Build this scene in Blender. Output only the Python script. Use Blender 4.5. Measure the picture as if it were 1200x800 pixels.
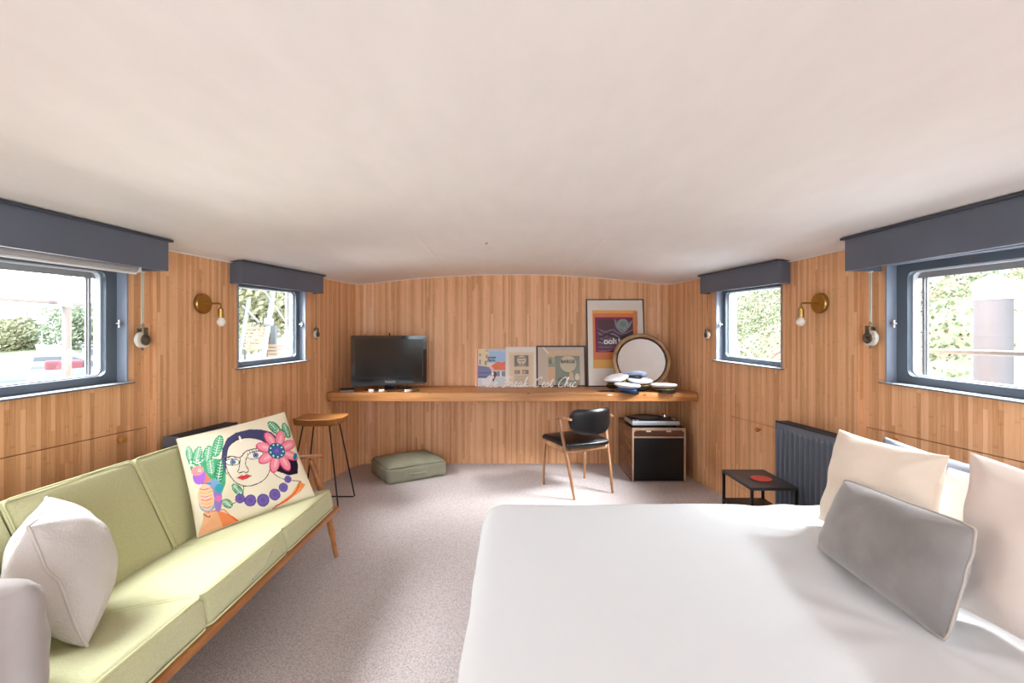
import bpy, math, random
import numpy as np
from mathutils import Vector, Matrix, noise as mnoise

# ------------------------------------------------------------------ scene, camera, world, light
SC = bpy.context.scene
for _o in list(bpy.data.objects): bpy.data.objects.remove(_o)
COL = SC.collection
random.seed(7)
PI = math.pi
CAMH = 1.35
cam_d = bpy.data.cameras.new('camera'); cam = bpy.data.objects.new('camera', cam_d); COL.objects.link(cam)
cam.location = (0, 0, CAMH); cam.rotation_euler = (PI/2, 0, 0)
cam_d.sensor_width = 36; cam_d.lens = 36*550/1200; cam_d.shift_y = -3/1200; cam_d.clip_start = .03; cam_d.clip_end = 500
SC.camera = cam
SC.view_settings.view_transform = 'Standard'; SC.view_settings.look = 'None'
SC.view_settings.gamma = 1; SC.view_settings.use_curve_mapping = False
SC.view_settings.exposure = 0.16
SC.cycles.use_denoising = True
SC.cycles.max_bounces = 10; SC.cycles.diffuse_bounces = 6; SC.cycles.transparent_max_bounces = 12
SC.cycles.caustics_reflective = False; SC.cycles.caustics_refractive = False
SC.cycles.sample_clamp_indirect = 6

world = bpy.data.worlds.new('sky'); SC.world = world; world.use_nodes = True
wn = world.node_tree.nodes; wl = world.node_tree.links
bg = wn['Background']; bg.inputs['Strength'].default_value = 5.5
_tc = wn.new('ShaderNodeTexCoord'); _no = wn.new('ShaderNodeTexNoise'); _no.inputs['Scale'].default_value = 2.2
_cr = wn.new('ShaderNodeValToRGB'); _cr.color_ramp.elements[0].color = (.76, .87, 1, 1); _cr.color_ramp.elements[1].color = (.90, .96, 1, 1)
wl.new(_tc.outputs['Generated'], _no.inputs['Vector']); wl.new(_no.outputs['Fac'], _cr.inputs['Fac']); wl.new(_cr.outputs['Color'], bg.inputs['Color'])

def area(name, loc, target, sx, sy, power, color=(1, 1, 1), spread=180):
    d = bpy.data.lights.new(name, 'AREA'); d.shape = 'RECTANGLE'; d.size = sx; d.size_y = sy; d.energy = power; d.color = color; d.spread = math.radians(spread)
    o = bpy.data.objects.new(name, d); COL.objects.link(o); o.location = loc
    o.rotation_euler = (Vector(target)-Vector(loc)).to_track_quat('-Z', 'Y').to_euler()
    return o
area('daylight_port', (-5.2, 1.7, 3.2), (-1.9, 1.9, 1.35), 3.0, 1.6, 70, (.91, .96, 1), 110)
area('daylight_starboard', (5.2, 1.9, 3.25), (1.9, 1.9, 1.35), 3.2, 1.7, 95, (.91, .96, 1), 110)
area('daylight_port_fore', (-4.1, 3.1, 3.35), (-1.85, 3.75, 1.4), 2.6, 1.9, 620, (.91, .96, 1), 120)
area('daylight_starboard_fore', (3.45, 3.2, 3.0), (1.85, 3.75, 1.4), 2.4, 1.0, 600, (.91, .96, 1), 120)
area('low_fill_port', (-5.0, 2.9, .25), (-1.9, 2.9, 1.45), 4.6, .7, 85, (1, .985, .96), 120)  # added fill lamp, low outside the window, brightens the ceiling from below
area('low_fill_starboard', (4.3, 2.9, .35), (1.9, 2.9, 1.45), 4.6, .5, 20, (1, .985, .96), 120)  # weaker added fill lamp on the bank side, also aimed upward

# ------------------------------------------------------------------ materials
def lin(c):
    if isinstance(c, str):
        c = tuple(int(c[i:i+2], 16)/255 for i in (0, 2, 4))
    return tuple((x/12.92 if x <= .04045 else ((x+.055)/1.055)**2.4) for x in c)

MATS = {}
def mat(name, col, rough=.6, metal=0., spec=.5, bump=None, vary=None, sheen=0, coat=0):
    """bump=(scale,strength)   vary=(scale,amount,stretch)"""
    if name in MATS: return MATS[name]
    m = bpy.data.materials.new(name); m.use_nodes = True; MATS[name] = m
    n = m.node_tree.nodes; l = m.node_tree.links; b = n['Principled BSDF']
    c = lin(col)
    b.inputs['Base Color'].default_value = (*c, 1); b.inputs['Roughness'].default_value = rough
    b.inputs['Metallic'].default_value = metal; b.inputs['Specular IOR Level'].default_value = spec
    b.inputs['Sheen Weight'].default_value = sheen; b.inputs['Coat Weight'].default_value = coat
    tc = n.new('ShaderNodeTexCoord')
    if vary:
        mp = n.new('ShaderNodeMapping'); mp.inputs['Scale'].default_value = vary[2] if len(vary) > 2 else (1, 1, 1)
        no = n.new('ShaderNodeTexNoise'); no.inputs['Scale'].default_value = vary[0]; no.inputs['Detail'].default_value = 5
        l.new(tc.outputs['Object'], mp.inputs[0]); l.new(mp.outputs[0], no.inputs['Vector'])
        r = n.new('ShaderNodeValToRGB'); a = vary[1]
        r.color_ramp.elements[0].position = .32; r.color_ramp.elements[1].position = .68
        r.color_ramp.elements[0].color = (*[x*(1-a) for x in c], 1)
        r.color_ramp.elements[1].color = (*[min(1, x*(1+a)) for x in c], 1)
        l.new(no.outputs['Fac'], r.inputs['Fac']); l.new(r.outputs['Color'], b.inputs['Base Color'])
    if bump:
        no = n.new('ShaderNodeTexNoise'); no.inputs['Scale'].default_value = bump[0]; no.inputs['Detail'].default_value = 3
        bp = n.new('ShaderNodeBump'); bp.inputs['Strength'].default_value = bump[1]; bp.inputs['Distance'].default_value = .01
        l.new(tc.outputs['Object'], no.inputs['Vector']); l.new(no.outputs['Fac'], bp.inputs['Height']); l.new(bp.outputs['Normal'], b.inputs['Normal'])
    return m

def math_node(n, op, a=None, b=None):
    k = n.new('ShaderNodeMath'); k.operation = op
    if b is not None and not hasattr(b, 'links'): k.inputs[1].default_value = b
    return k

def bamboo():
    m = bpy.data.materials.new('bamboo_panel'); m.use_nodes = True
    n = m.node_tree.nodes; l = m.node_tree.links; B = n['Principled BSDF']
    uv = n.new('ShaderNodeUVMap'); uv.uv_map = 'UVMap'
    sp = n.new('ShaderNodeSeparateXYZ'); l.new(uv.outputs[0], sp.inputs[0])
    def M(op, x, y=None, z=None):
        k = n.new('ShaderNodeMath'); k.operation = op
        for i, v in enumerate((x, y, z)):
            if v is None: continue
            if isinstance(v, (int, float)): k.inputs[i].default_value = v
            else: l.new(v, k.inputs[i])
        return k.outputs[0]
    u, v = sp.outputs[0], sp.outputs[1]
    us = M('DIVIDE', u, .0205); sid = M('FLOOR', us); fr = M('FRACT', us)
    w1 = n.new('ShaderNodeTexWhiteNoise'); w1.noise_dimensions = '1D'; l.new(sid, w1.inputs['W'])
    seg = M('FLOOR', M('ADD', M('MULTIPLY', v, .8), M('MULTIPLY', w1.outputs['Value'], 7.)))
    w2 = n.new('ShaderNodeTexWhiteNoise'); w2.noise_dimensions = '2D'
    cb = n.new('ShaderNodeCombineXYZ'); l.new(sid, cb.inputs[0]); l.new(seg, cb.inputs[1]); l.new(cb.outputs[0], w2.inputs['Vector'])
    cb2 = n.new('ShaderNodeCombineXYZ'); l.new(M('MULTIPLY', u, 260.), cb2.inputs[0]); l.new(M('MULTIPLY', v, 7.), cb2.inputs[1]); l.new(sid, cb2.inputs[2])
    g = n.new('ShaderNodeTexNoise'); g.inputs['Scale'].default_value = 1; g.inputs['Detail'].default_value = 3; l.new(cb2.outputs[0], g.inputs['Vector'])
    cb3 = n.new('ShaderNodeCombineXYZ'); l.new(M('MULTIPLY', u, 3.3), cb3.inputs[0]); l.new(M('MULTIPLY', v, .5), cb3.inputs[1])
    g3 = n.new('ShaderNodeTexNoise'); g3.inputs['Scale'].default_value = 1; l.new(cb3.outputs[0], g3.inputs['Vector'])
    t = M('ADD', M('ADD', M('MULTIPLY', w2.outputs['Value'], .46), M('MULTIPLY', g.outputs['Fac'], .60)), M('MULTIPLY', g3.outputs['Fac'], .38))
    t = M('SUBTRACT', t, .22)
    # thin dark joints between strips and knuckle marks
    edge = M('LESS_THAN', fr, .09); t = M('SUBTRACT', t, M('MULTIPLY', edge, .16))
    kn = M('FRACT', M('ADD', M('MULTIPLY', v, 3.1), M('MULTIPLY', w2.outputs['Value'], 13.)))
    kn = M('MULTIPLY', M('LESS_THAN', kn, .035), M('GREATER_THAN', w1.outputs['Value'], .45)); t = M('SUBTRACT', t, M('MULTIPLY', kn, .10))
    r = n.new('ShaderNodeValToRGB'); e = r.color_ramp.elements
    e[0].position = .08; e[0].color = (*lin('b98152'), 1); e[1].position = .92; e[1].color = (*lin('f5c99e'), 1)
    k = e.new(.5); k.color = (*lin('e3ae80'), 1)
    l.new(t, r.inputs['Fac']); l.new(r.outputs['Color'], B.inputs['Base Color'])
    B.inputs['Roughness'].default_value = .42; B.inputs['Specular IOR Level'].default_value = .35
    bp = n.new('ShaderNodeBump'); bp.inputs['Strength'].default_value = .12; bp.inputs['Distance'].default_value = .002
    l.new(t, bp.inputs['Height']); l.new(bp.outputs['Normal'], B.inputs['Normal'])
    return m

def wood(name, c0, c1, stretch=(1.2, 22, 22), rough=.4, scale=1.6):
    m = bpy.data.materials.new(name); m.use_nodes = True
    n = m.node_tree.nodes; l = m.node_tree.links; B = n['Principled BSDF']
    tc = n.new('ShaderNodeTexCoord'); mp = n.new('ShaderNodeMapping'); mp.inputs['Scale'].default_value = stretch
    no = n.new('ShaderNodeTexNoise'); no.inputs['Scale'].default_value = scale; no.inputs['Detail'].default_value = 7; no.inputs['Distortion'].default_value = .6
    r = n.new('ShaderNodeValToRGB'); r.color_ramp.elements[0].position = .3; r.color_ramp.elements[1].position = .7
    r.color_ramp.elements[0].color = (*lin(c0), 1); r.color_ramp.elements[1].color = (*lin(c1), 1)
    l.new(tc.outputs['Object'], mp.inputs[0]); l.new(mp.outputs[0], no.inputs['Vector']); l.new(no.outputs['Fac'], r.inputs['Fac'])
    l.new(r.outputs['Color'], B.inputs['Base Color']); B.inputs['Roughness'].default_value = rough
    bp = n.new('ShaderNodeBump'); bp.inputs['Strength'].default_value = .1; bp.inputs['Distance'].default_value = .003
    l.new(no.outputs['Fac'], bp.inputs['Height']); l.new(bp.outputs['Normal'], B.inputs['Normal'])
    return m

def knotty():
    m = wood('oiled_shelf_timber', '99612f', 'c98f57', (1.0, 14, 14), .38, 1.5)
    n = m.node_tree.nodes; l = m.node_tree.links; B = n['Principled BSDF']
    src = B.inputs['Base Color'].links[0].from_socket
    tc = n.new('ShaderNodeTexCoord'); mp = n.new('ShaderNodeMapping'); mp.inputs['Scale'].default_value = (5, 9, 9)
    vo = n.new('ShaderNodeTexVoronoi'); vo.inputs['Scale'].default_value = 1.6
    l.new(tc.outputs['Object'], mp.inputs[0]); l.new(mp.outputs[0], vo.inputs['Vector'])
    r = n.new('ShaderNodeValToRGB'); r.color_ramp.elements[0].position = .06; r.color_ramp.elements[0].color = (1, 1, 1, 1)
    r.color_ramp.elements[1].position = .17; r.color_ramp.elements[1].color = (0, 0, 0, 1)
    l.new(vo.outputs['Distance'], r.inputs['Fac'])
    mx = n.new('ShaderNodeMix'); mx.data_type = 'RGBA'; mx.inputs[7].default_value = (*lin('5f3517'), 1)
    l.new(r.outputs['Color'], mx.inputs[0]); l.new(src, mx.inputs[6]); l.new(mx.outputs[2], B.inputs['Base Color'])
    return m

def carpet():
    m = bpy.data.materials.new('heather_loop_carpet'); m.use_nodes = True
    n = m.node_tree.nodes; l = m.node_tree.links; B = n['Principled BSDF']
    tc = n.new('ShaderNodeTexCoord')
    mp = n.new('ShaderNodeMapping'); mp.inputs['Scale'].default_value = (1, .8, 1); mp.inputs['Rotation'].default_value = (0, 0, .6)
    l.new(tc.outputs['Object'], mp.inputs[0])
    vo = n.new('ShaderNodeTexVoronoi'); vo.inputs['Scale'].default_value = 150; vo.inputs['Randomness'].default_value = .55
    l.new(mp.outputs[0], vo.inputs['Vector'])
    no = n.new('ShaderNodeTexNoise'); no.inputs['Scale'].default_value = 2.0; no.inputs['Detail'].default_value = 4; l.new(tc.outputs['Object'], no.inputs['Vector'])
    r = n.new('ShaderNodeValToRGB'); r.color_ramp.elements[0].color = (*lin('e0d6d3'), 1); r.color_ramp.elements[1].color = (*lin('aaa09d'), 1)
    r.color_ramp.elements[0].position = .1; r.color_ramp.elements[1].position = .75
    l.new(vo.outputs['Distance'], r.inputs['Fac'])
    hs = n.new('ShaderNodeMix'); hs.data_type = 'RGBA'; hs.blend_type = 'MULTIPLY'; hs.inputs[0].default_value = 1
    r2 = n.new('ShaderNodeValToRGB'); r2.color_ramp.elements[0].color = (.88, .87, .88, 1); r2.color_ramp.elements[1].color = (1, 1, 1, 1)
    l.new(no.outputs['Fac'], r2.inputs['Fac']); l.new(r.outputs['Color'], hs.inputs[6]); l.new(r2.outputs['Color'], hs.inputs[7])
    l.new(hs.outputs[2], B.inputs['Base Color']); B.inputs['Roughness'].default_value = .95; B.inputs['Specular IOR Level'].default_value = .1
    bp = n.new('ShaderNodeBump'); bp.inputs['Strength'].default_value = .45; bp.inputs['Distance'].default_value = .004; bp.invert = True
    l.new(vo.outputs['Distance'], bp.inputs['Height']); l.new(bp.outputs['Normal'], B.inputs['Normal'])
    return m

def glass(name='window_glass', rough=0, tint=(1, 1, 1), gl=.07):
    m = bpy.data.materials.new(name); m.use_nodes = True
    n = m.node_tree.nodes; l = m.node_tree.links; n.remove(n['Principled BSDF'])
    t = n.new('ShaderNodeBsdfTransparent'); t.inputs[0].default_value = (*tint, 1)
    g = n.new('ShaderNodeBsdfGlossy'); g.inputs['Roughness'].default_value = rough
    mx = n.new('ShaderNodeMixShader'); f = n.new('ShaderNodeFresnel'); f.inputs[0].default_value = 1.45
    ge = n.new('ShaderNodeNewGeometry'); iv = n.new('ShaderNodeMath'); iv.operation = 'SUBTRACT'; iv.inputs[0].default_value = 1; l.new(ge.outputs['Backfacing'], iv.inputs[1])
    ml = n.new('ShaderNodeMath'); ml.operation = 'MULTIPLY'; l.new(f.outputs[0], ml.inputs[0]); l.new(iv.outputs[0], ml.inputs[1]); l.new(ml.outputs[0], mx.inputs[0]); l.new(t.outputs[0], mx.inputs[1]); l.new(g.outputs[0], mx.inputs[2])
    l.new(mx.outputs[0], n['Material Output'].inputs['Surface'])
    return m

def painted(name, rough=.7, spec=.3, coat=0, bump=None):
    m = bpy.data.materials.new(name); m.use_nodes = True
    n = m.node_tree.nodes; l = m.node_tree.links; B = n['Principled BSDF']
    a = n.new('ShaderNodeAttribute'); a.attribute_name = 'print'; l.new(a.outputs['Color'], B.inputs['Base Color'])
    B.inputs['Roughness'].default_value = rough; B.inputs['Specular IOR Level'].default_value = spec; B.inputs['Coat Weight'].default_value = coat
    if bump:
        tc = n.new('ShaderNodeTexCoord'); no = n.new('ShaderNodeTexNoise'); no.inputs['Scale'].default_value = bump[0]
        bp = n.new('ShaderNodeBump'); bp.inputs['Strength'].default_value = bump[1]; bp.inputs['Distance'].default_value = .005
        l.new(tc.outputs['Object'], no.inputs['Vector']); l.new(no.outputs['Fac'], bp.inputs['Height']); l.new(bp.outputs['Normal'], B.inputs['Normal'])
    return m

BAMBOO = bamboo(); CARPET = carpet(); GLASS = glass(); SHELFW = knotty()
SLATE = mat('slate_blue_paint', '5a6170', .38, vary=(4, .06))
SLATE_D = mat('slate_window_paint', '57616b', .4)
CEILM = mat('cream_ceiling', 'f0ebe6', .8, spec=.2, vary=(9, .02, (1, .35, 1)), bump=(60, .05))
WHITEP = mat('white_plastic', 'e9e8e6', .4)
CHROME = mat('chrome', 'cfd2d6', .18, 1)
BRASS = mat('brass', 'b39052', .28, 1)
BLACKM = mat('black_metal', '17181a', .45, spec=.4)
GREENF = mat('pale_green_weave', 'c6c59a', .9, spec=.15, bump=(520, .35), vary=(160, .07), sheen=.2)
GREENP = mat('green_piping', 'd4d3a8', .85, spec=.15)
TEAK = wood('sofa_teak', '8d5328', 'b67841', (10, 1.5, 10), .35)
TEAKC = wood('chair_walnut', '865a3c', 'b98b66', (9, 9, 1.4), .35)
STOOLW = wood('stool_seat_wood', '7f4a1e', 'b87d43', (2, 14, 10), .35)
LEATHER = mat('black_leather', '101012', .33, bump=(120, .12))

# ------------------------------------------------------------------ geometry helpers
class G:
    def __init__(s): s.v = []; s.f = []; s.sm = []; s.uv = {}
    def add(s, vs, fs, smooth=False, M=None):
        o = len(s.v)
        for p in vs:
            p = Vector(p); s.v.append(tuple(M @ p) if M is not None else tuple(p))
        for f in fs: s.f.append(tuple(i+o for i in f)); s.sm.append(smooth)
        return s
    def box(s, c, d, M=None, b=0):
        """centre, full size; b = chamfer"""
        if b <= 0:
            x, y, z = c; a, e, h = d[0]/2, d[1]/2, d[2]/2
            vs = [(x+i*a, y+j*e, z+k*h) for i in (-1, 1) for j in (-1, 1) for k in (-1, 1)]
            return s.add(vs, [(0, 1, 3, 2), (4, 6, 7, 5), (0, 4, 5, 1), (2, 3, 7, 6), (0, 2, 6, 4), (1, 5, 7, 3)], False, M)
        return s.rbox(c, d, b, M=M, n=1)
    def rbox(s, c, d, r, puff=(0, 0, 0), n=6, M=None, arc=3, wob=0, seed=0):
        hx = [q/2 for q in d]; r = min(r, min(hx)*.999)
        axes = []
        for h in hx:
            a = []
            for k in range(arc): a.append(-1 + (r/h)*(1-math.tan(PI/4*(1-k/arc))))
            inner = 1-r/h
            for k in range(n+1): a.append(-inner+2*inner*k/n if n else 0)
            a += [-q for q in reversed(a[:arc])]
            axes.append(a)
        idx = {}; vs = []; fs = []
        A, B, C = axes; nA, nB, nC = len(A), len(B), len(C)
        def P(i, j, k):
            key = (i, j, k)
            if key in idx: return idx[key]
            q = [A[i], B[j], C[k]]
            p = [q[t]*hx[t] for t in range(3)]
            inn = [max(-(hx[t]-r), min(hx[t]-r, p[t])) for t in range(3)]
            dd = Vector([p[t]-inn[t] for t in range(3)])
            L = dd.length
            if L > 1e-9: dd = dd*(r/L)
            o = [inn[t]+dd[t] for t in range(3)]
            w = [1-q[t]*q[t] for t in range(3)]
            for t in range(3):
                a, b = [e for e in range(3) if e != t]
                o[t] += puff[t]*math.copysign(1, q[t])*abs(q[t])*max(w[a], 0)**.6*max(w[b], 0)**.6
            if wob:
                nv = mnoise.noise_vector(Vector((o[0]*7+seed, o[1]*7, o[2]*7)))
                o = [o[t]+nv[t]*wob for t in range(3)]
            vs.append((o[0]+c[0], o[1]+c[1], o[2]+c[2])); idx[key] = len(vs)-1
            return idx[key]
        for i in range(nA-1):
            for j in range(nB-1):
                fs.append((P(i, j, 0), P(i, j+1, 0), P(i+1, j+1, 0), P(i+1, j, 0)))
                fs.append((P(i, j, nC-1), P(i+1, j, nC-1), P(i+1, j+1, nC-1), P(i, j+1, nC-1)))
        for i in range(nA-1):
            for k in range(nC-1):
                fs.append((P(i, 0, k), P(i+1, 0, k), P(i+1, 0, k+1), P(i, 0, k+1)))
                fs.append((P(i, nB-1, k), P(i, nB-1, k+1), P(i+1, nB-1, k+1), P(i+1, nB-1, k)))
        for j in range(nB-1):
            for k in range(nC-1):
                fs.append((P(0, j, k), P(0, j, k+1), P(0, j+1, k+1), P(0, j+1, k)))
                fs.append((P(nA-1, j, k), P(nA-1, j+1, k), P(nA-1, j+1, k+1), P(nA-1, j, k+1)))
        return s.add(vs, fs, True, M)
    def tube(s, path, r, seg=10, closed=False, M=None, flat=None, caps=True):
        P = [Vector(p) for p in path]; n = len(P)
        R = r if isinstance(r, (list, tuple)) else [r]*n
        vs = []; fs = []; up = None
        for i in range(n):
            if closed: t = P[(i+1) % n]-P[i-1]
            else: t = P[min(i+1, n-1)]-P[max(i-1, 0)]
            t.normalize()
            if up is None:
                a = Vector((0, 0, 1)) if abs(t.z) < .9 else Vector((1, 0, 0))
                up = (a - t*a.dot(t)).normalized()
            else:
                up = up - t*up.dot(t)
                up.normalize()
            sd = t.cross(up)
            fl = flat or (1, 1)
            for k in range(seg):
                a = 2*PI*k/seg
                vs.append(P[i]+(sd*math.cos(a)*fl[0]+up*math.sin(a)*fl[1])*R[i])
        m = n if closed else n-1
        for i in range(m):
            for k in range(seg):
                a = i*seg+k; b = i*seg+(k+1) % seg; j = (i+1) % n
                fs.append((a, b, j*seg+(k+1) % seg, j*seg+k))
        if not closed and caps:
            fs.append(tuple(reversed(range(seg)))); fs.append(tuple((n-1)*seg+k for k in range(seg)))
        return s.add(vs, fs, True, M)
    def cyl(s, a, b, r, seg=20, M=None): return s.tube([a, b], r, seg, M=M)
    def lathe(s, prof, seg=32, M=None, smooth=True, caps=True):
        vs = []; fs = []; n = len(prof)
        for (r, z) in prof:
            for k in range(seg):
                a = 2*PI*k/seg; vs.append((r*math.cos(a), r*math.sin(a), z))
        for i in range(n-1):
            for k in range(seg):
                k2 = (k+1) % seg
                fs.append((i*seg+k, i*seg+k2, (i+1)*seg+k2, (i+1)*seg+k))
        if caps and prof[0][0] > 1e-6: fs.append(tuple(reversed(range(seg))))
        if caps and prof[-1][0] > 1e-6: fs.append(tuple((n-1)*seg+k for k in range(seg)))
        return s.add(vs, fs, smooth, M)
    def prism(s, poly, z0, z1, M=None):
        n = len(poly)
        vs = [(p[0], p[1], z0) for p in poly]+[(p[0], p[1], z1) for p in poly]
        fs = [tuple(reversed(range(n))), tuple(range(n, 2*n))]+[(i, (i+1) % n, n+(i+1) % n, n+i) for i in range(n)]
        return s.add(vs, fs, False, M)
    def ring(s, lo, li, z0, z1, M=None):
        """frame between outer loop lo and inner loop li (2D, same count) from z0 to z1"""
        n = len(lo)
        vs = [(x, y, z0) for x, y in lo]+[(x, y, z0) for x, y in li]+[(x, y, z1) for x, y in lo]+[(x, y, z1) for x, y in li]
        fs = []
        for i in range(n):
            j = (i+1) % n
            fs += [(i, n+i, n+j, j), (2*n+i, 2*n+j, 3*n+j, 3*n+i), (i, j, 2*n+j, 2*n+i), (n+i, 3*n+i, 3*n+j, n+j)]
        return s.add(vs, fs, False, M)
    def grid(s, nu, nv, fn, smooth=True, flip=False, M=None):
        vs = [fn(i/(nu-1), j/(nv-1)) for j in range(nv) for i in range(nu)]
        fs = []
        for j in range(nv-1):
            for i in range(nu-1):
                q = (j*nu+i, j*nu+i+1, (j+1)*nu+i+1, (j+1)*nu+i); fs.append(tuple(reversed(q)) if flip else q)
        return s.add(vs, fs, smooth, M)

def loop(w, h, r, n=4, cx=0, cy=0):
    out = []
    for (sx, sy, a0) in ((1, 1, 0), (-1, 1, 90), (-1, -1, 180), (1, -1, 270)):
        for k in range(n+1):
            a = math.radians(a0+90*k/n)
            out.append((cx+sx*(w/2-r)+r*math.cos(a), cy+sy*(h/2-r)+r*math.sin(a)))
    return out

def tag(o, label=None, cat=None, group=None, kind=None):
    if label: o['label'] = label
    if cat: o['category'] = cat
    if group: o['group'] = group
    if kind: o['kind'] = kind
    return o

ROOT = {}
def obj(name, g, m, parent=None, world=False, colors=None, uvs=None, origin=None):
    me = bpy.data.meshes.new(name)
    vs = g.v
    off = Vector((0, 0, 0))
    if parent is None:
        a = np.array(vs); off = Vector(((a[:, 0].min()+a[:, 0].max())/2, (a[:, 1].min()+a[:, 1].max())/2, a[:, 2].min()))
        if origin is not None: off = Vector(origin)
    elif world: off = ROOT[parent.name]
    vs = [(p[0]-off.x, p[1]-off.y, p[2]-off.z) for p in vs]
    me.from_pydata(vs, [], g.f); me.update()
    me.polygons.foreach_set('use_smooth', g.sm)
    if any(g.sm) and len(g.v) < 30000: me.set_sharp_from_angle(angle=math.radians(48))
    if isinstance(m, (list, tuple)):
        for q in m: me.materials.append(q)
    elif m: me.materials.append(m)
    if colors is not None:
        ca = me.color_attributes.new('print', 'FLOAT_COLOR', 'POINT')
        c = np.ones((len(vs), 4), dtype=np.float32); c[:, :3] = colors; ca.data.foreach_set('color', c.ravel())
    if uvs is not None:
        ul = me.uv_layers.new(name='UVMap'); k = 0
        for p in me.polygons:
            for li in p.loop_indices: ul.data[li].uv = uvs[k]; k += 1
    o = bpy.data.objects.new(name, me); COL.objects.link(o)
    if parent: o.parent = parent; ROOT[o.name] = ROOT[parent.name]
    else: o.location = off; ROOT[o.name] = off
    return o

def thing(name, label, cat, loc=(0, 0, 0), rotz=0, group=None):
    o = bpy.data.objects.new(name, None); COL.objects.link(o); o.location = loc; o.rotation_euler = (0, 0, rotz)
    o.empty_display_size = .1
    ROOT[o.name] = Vector(loc); return tag(o, label, cat, group)

def dup(root, loc=None, rot=None, label=None, group=None, scale=None):
    r = root.copy(); COL.objects.link(r)
    if loc is not None: r.location = loc
    if rot is not None: r.rotation_euler = rot
    if scale: r.scale = scale
    if label: r['label'] = label
    if group: r['group'] = group
    for ch in list(root.children):
        c = ch.copy(); COL.objects.link(c); c.parent = r
        for g in list(ch.children):
            d = g.copy(); COL.objects.link(d); d.parent = c
    return r

def smooth_path(pts, k=6):
    P = [Vector(p) for p in pts]; out = []
    for i in range(len(P)-1):
        p0 = P[max(i-1, 0)]; p1 = P[i]; p2 = P[i+1]; p3 = P[min(i+2, len(P)-1)]
        for j in range(k):
            t = j/k
            out.append(.5*((2*p1)+(p2-p0)*t+(2*p0-5*p1+4*p2-p3)*t*t+(-p0+3*p1-3*p2+p3)*t**3))
    out.append(P[-1]); return out

def text_geo(body, size, extr=.0006, shear=0, bold=0):
    c = bpy.data.curves.new('t', 'FONT'); c.body = body; c.size = size; c.extrude = extr; c.shear = shear; c.offset = bold
    c.align_x = 'CENTER'; c.align_y = 'CENTER'
    o = bpy.data.objects.new('t', c); COL.objects.link(o)
    dg = bpy.context.evaluated_depsgraph_get(); me = o.evaluated_get(dg).to_mesh()
    vs = [tuple(v.co) for v in me.vertices]; fs = [tuple(p.vertices) for p in me.polygons]
    o.evaluated_get(dg).to_mesh_clear(); bpy.data.objects.remove(o); bpy.data.curves.remove(c)
    return vs, fs

class Paint:
    """little raster canvas for printed pictures; coordinates in its own pixels"""
    def __init__(s, w, h, bg):
        s.w, s.h = w, h; s.a = np.zeros((h, w, 3)); s.a[:] = lin(bg); s.Y, s.X = np.mgrid[0:h, 0:w]
    def put(s, m, c): s.a[m] = lin(c)
    def rect(s, x0, y0, x1, y1, c): s.put((s.X >= x0) & (s.X < x1) & (s.Y >= y0) & (s.Y < y1), c)
    def ell(s, cx, cy, rx, ry, c, rot=0, ret=False):
        a = math.radians(rot); dx = s.X-cx; dy = s.Y-cy
        u = dx*math.cos(a)+dy*math.sin(a); v = -dx*math.sin(a)+dy*math.cos(a)
        m = (u/rx)**2+(v/ry)**2 <= 1
        if ret: return m
        s.put(m, c)
    def poly(s, pts, c, ret=False):
        m = np.zeros((s.h, s.w), bool); n = len(pts)
        for i in range(n):
            x0, y0 = pts[i]; x1, y1 = pts[(i+1) % n]
            if y0 == y1: continue
            cond = ((s.Y >= min(y0, y1)) & (s.Y < max(y0, y1)))
            xi = x0+(s.Y-y0)*(x1-x0)/(y1-y0)
            m ^= cond & (s.X < xi)
        if ret: return m
        s.put(m, c)
    def line(s, pts, w, c, sm=True):
        P = smooth_path([(x, y, 0) for x, y in pts], 6) if sm and len(pts) > 2 else [Vector((x, y, 0)) for x, y in pts]
        m = np.zeros((s.h, s.w), bool)
        for a, b in zip(P[:-1], P[1:]):
            x0 = int(max(0, min(a.x, b.x)-w-1)); x1 = int(min(s.w, max(a.x, b.x)+w+2)); y0 = int(max(0, min(a.y, b.y)-w-1)); y1 = int(min(s.h, max(a.y, b.y)+w+2))
            if x1 <= x0 or y1 <= y0: continue
            X = s.X[y0:y1, x0:x1]; Y = s.Y[y0:y1, x0:x1]; dx = b.x-a.x; dy = b.y-a.y; L = dx*dx+dy*dy+1e-9
            t = np.clip(((X-a.x)*dx+(Y-a.y)*dy)/L, 0, 1)
            m[y0:y1, x0:x1] |= (X-a.x-t*dx)**2+(Y-a.y-t*dy)**2 <= (w/2)**2
        s.put(m, c)
    def sample(s, x, y):
        xi = np.clip(np.round(x).astype(int), 0, s.w-1); yi = np.clip(np.round(y).astype(int), 0, s.h-1)
        return s.a[yi, xi]

# ------------------------------------------------------------------ the room shell
def ceil_z(x): return 2.05-.042*x*x
LEFT_N = [(-2.503, -2.0), (-2.08, 2.70)]                 # recessed near stretch, port side
LEFT_F = [(-2.045, 2.70), (-1.97, 3.27), (-1.78, 4.30), (-1.735, 4.60), (-1.70, 4.86), (-1.66, 5.00), (-1.60, 5.065), (-1.50, 5.09)]
RIGHT_N = [(2.405, -2.0), (2.02, 2.70)]
RIGHT_F = [(1.99, 2.70), (1.94, 3.27), (1.78, 4.30), (1.735, 4.60), (1.70, 4.86), (1.66, 5.00), (1.60, 5.065), (1.50, 5.09)]
TH = .12

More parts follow.
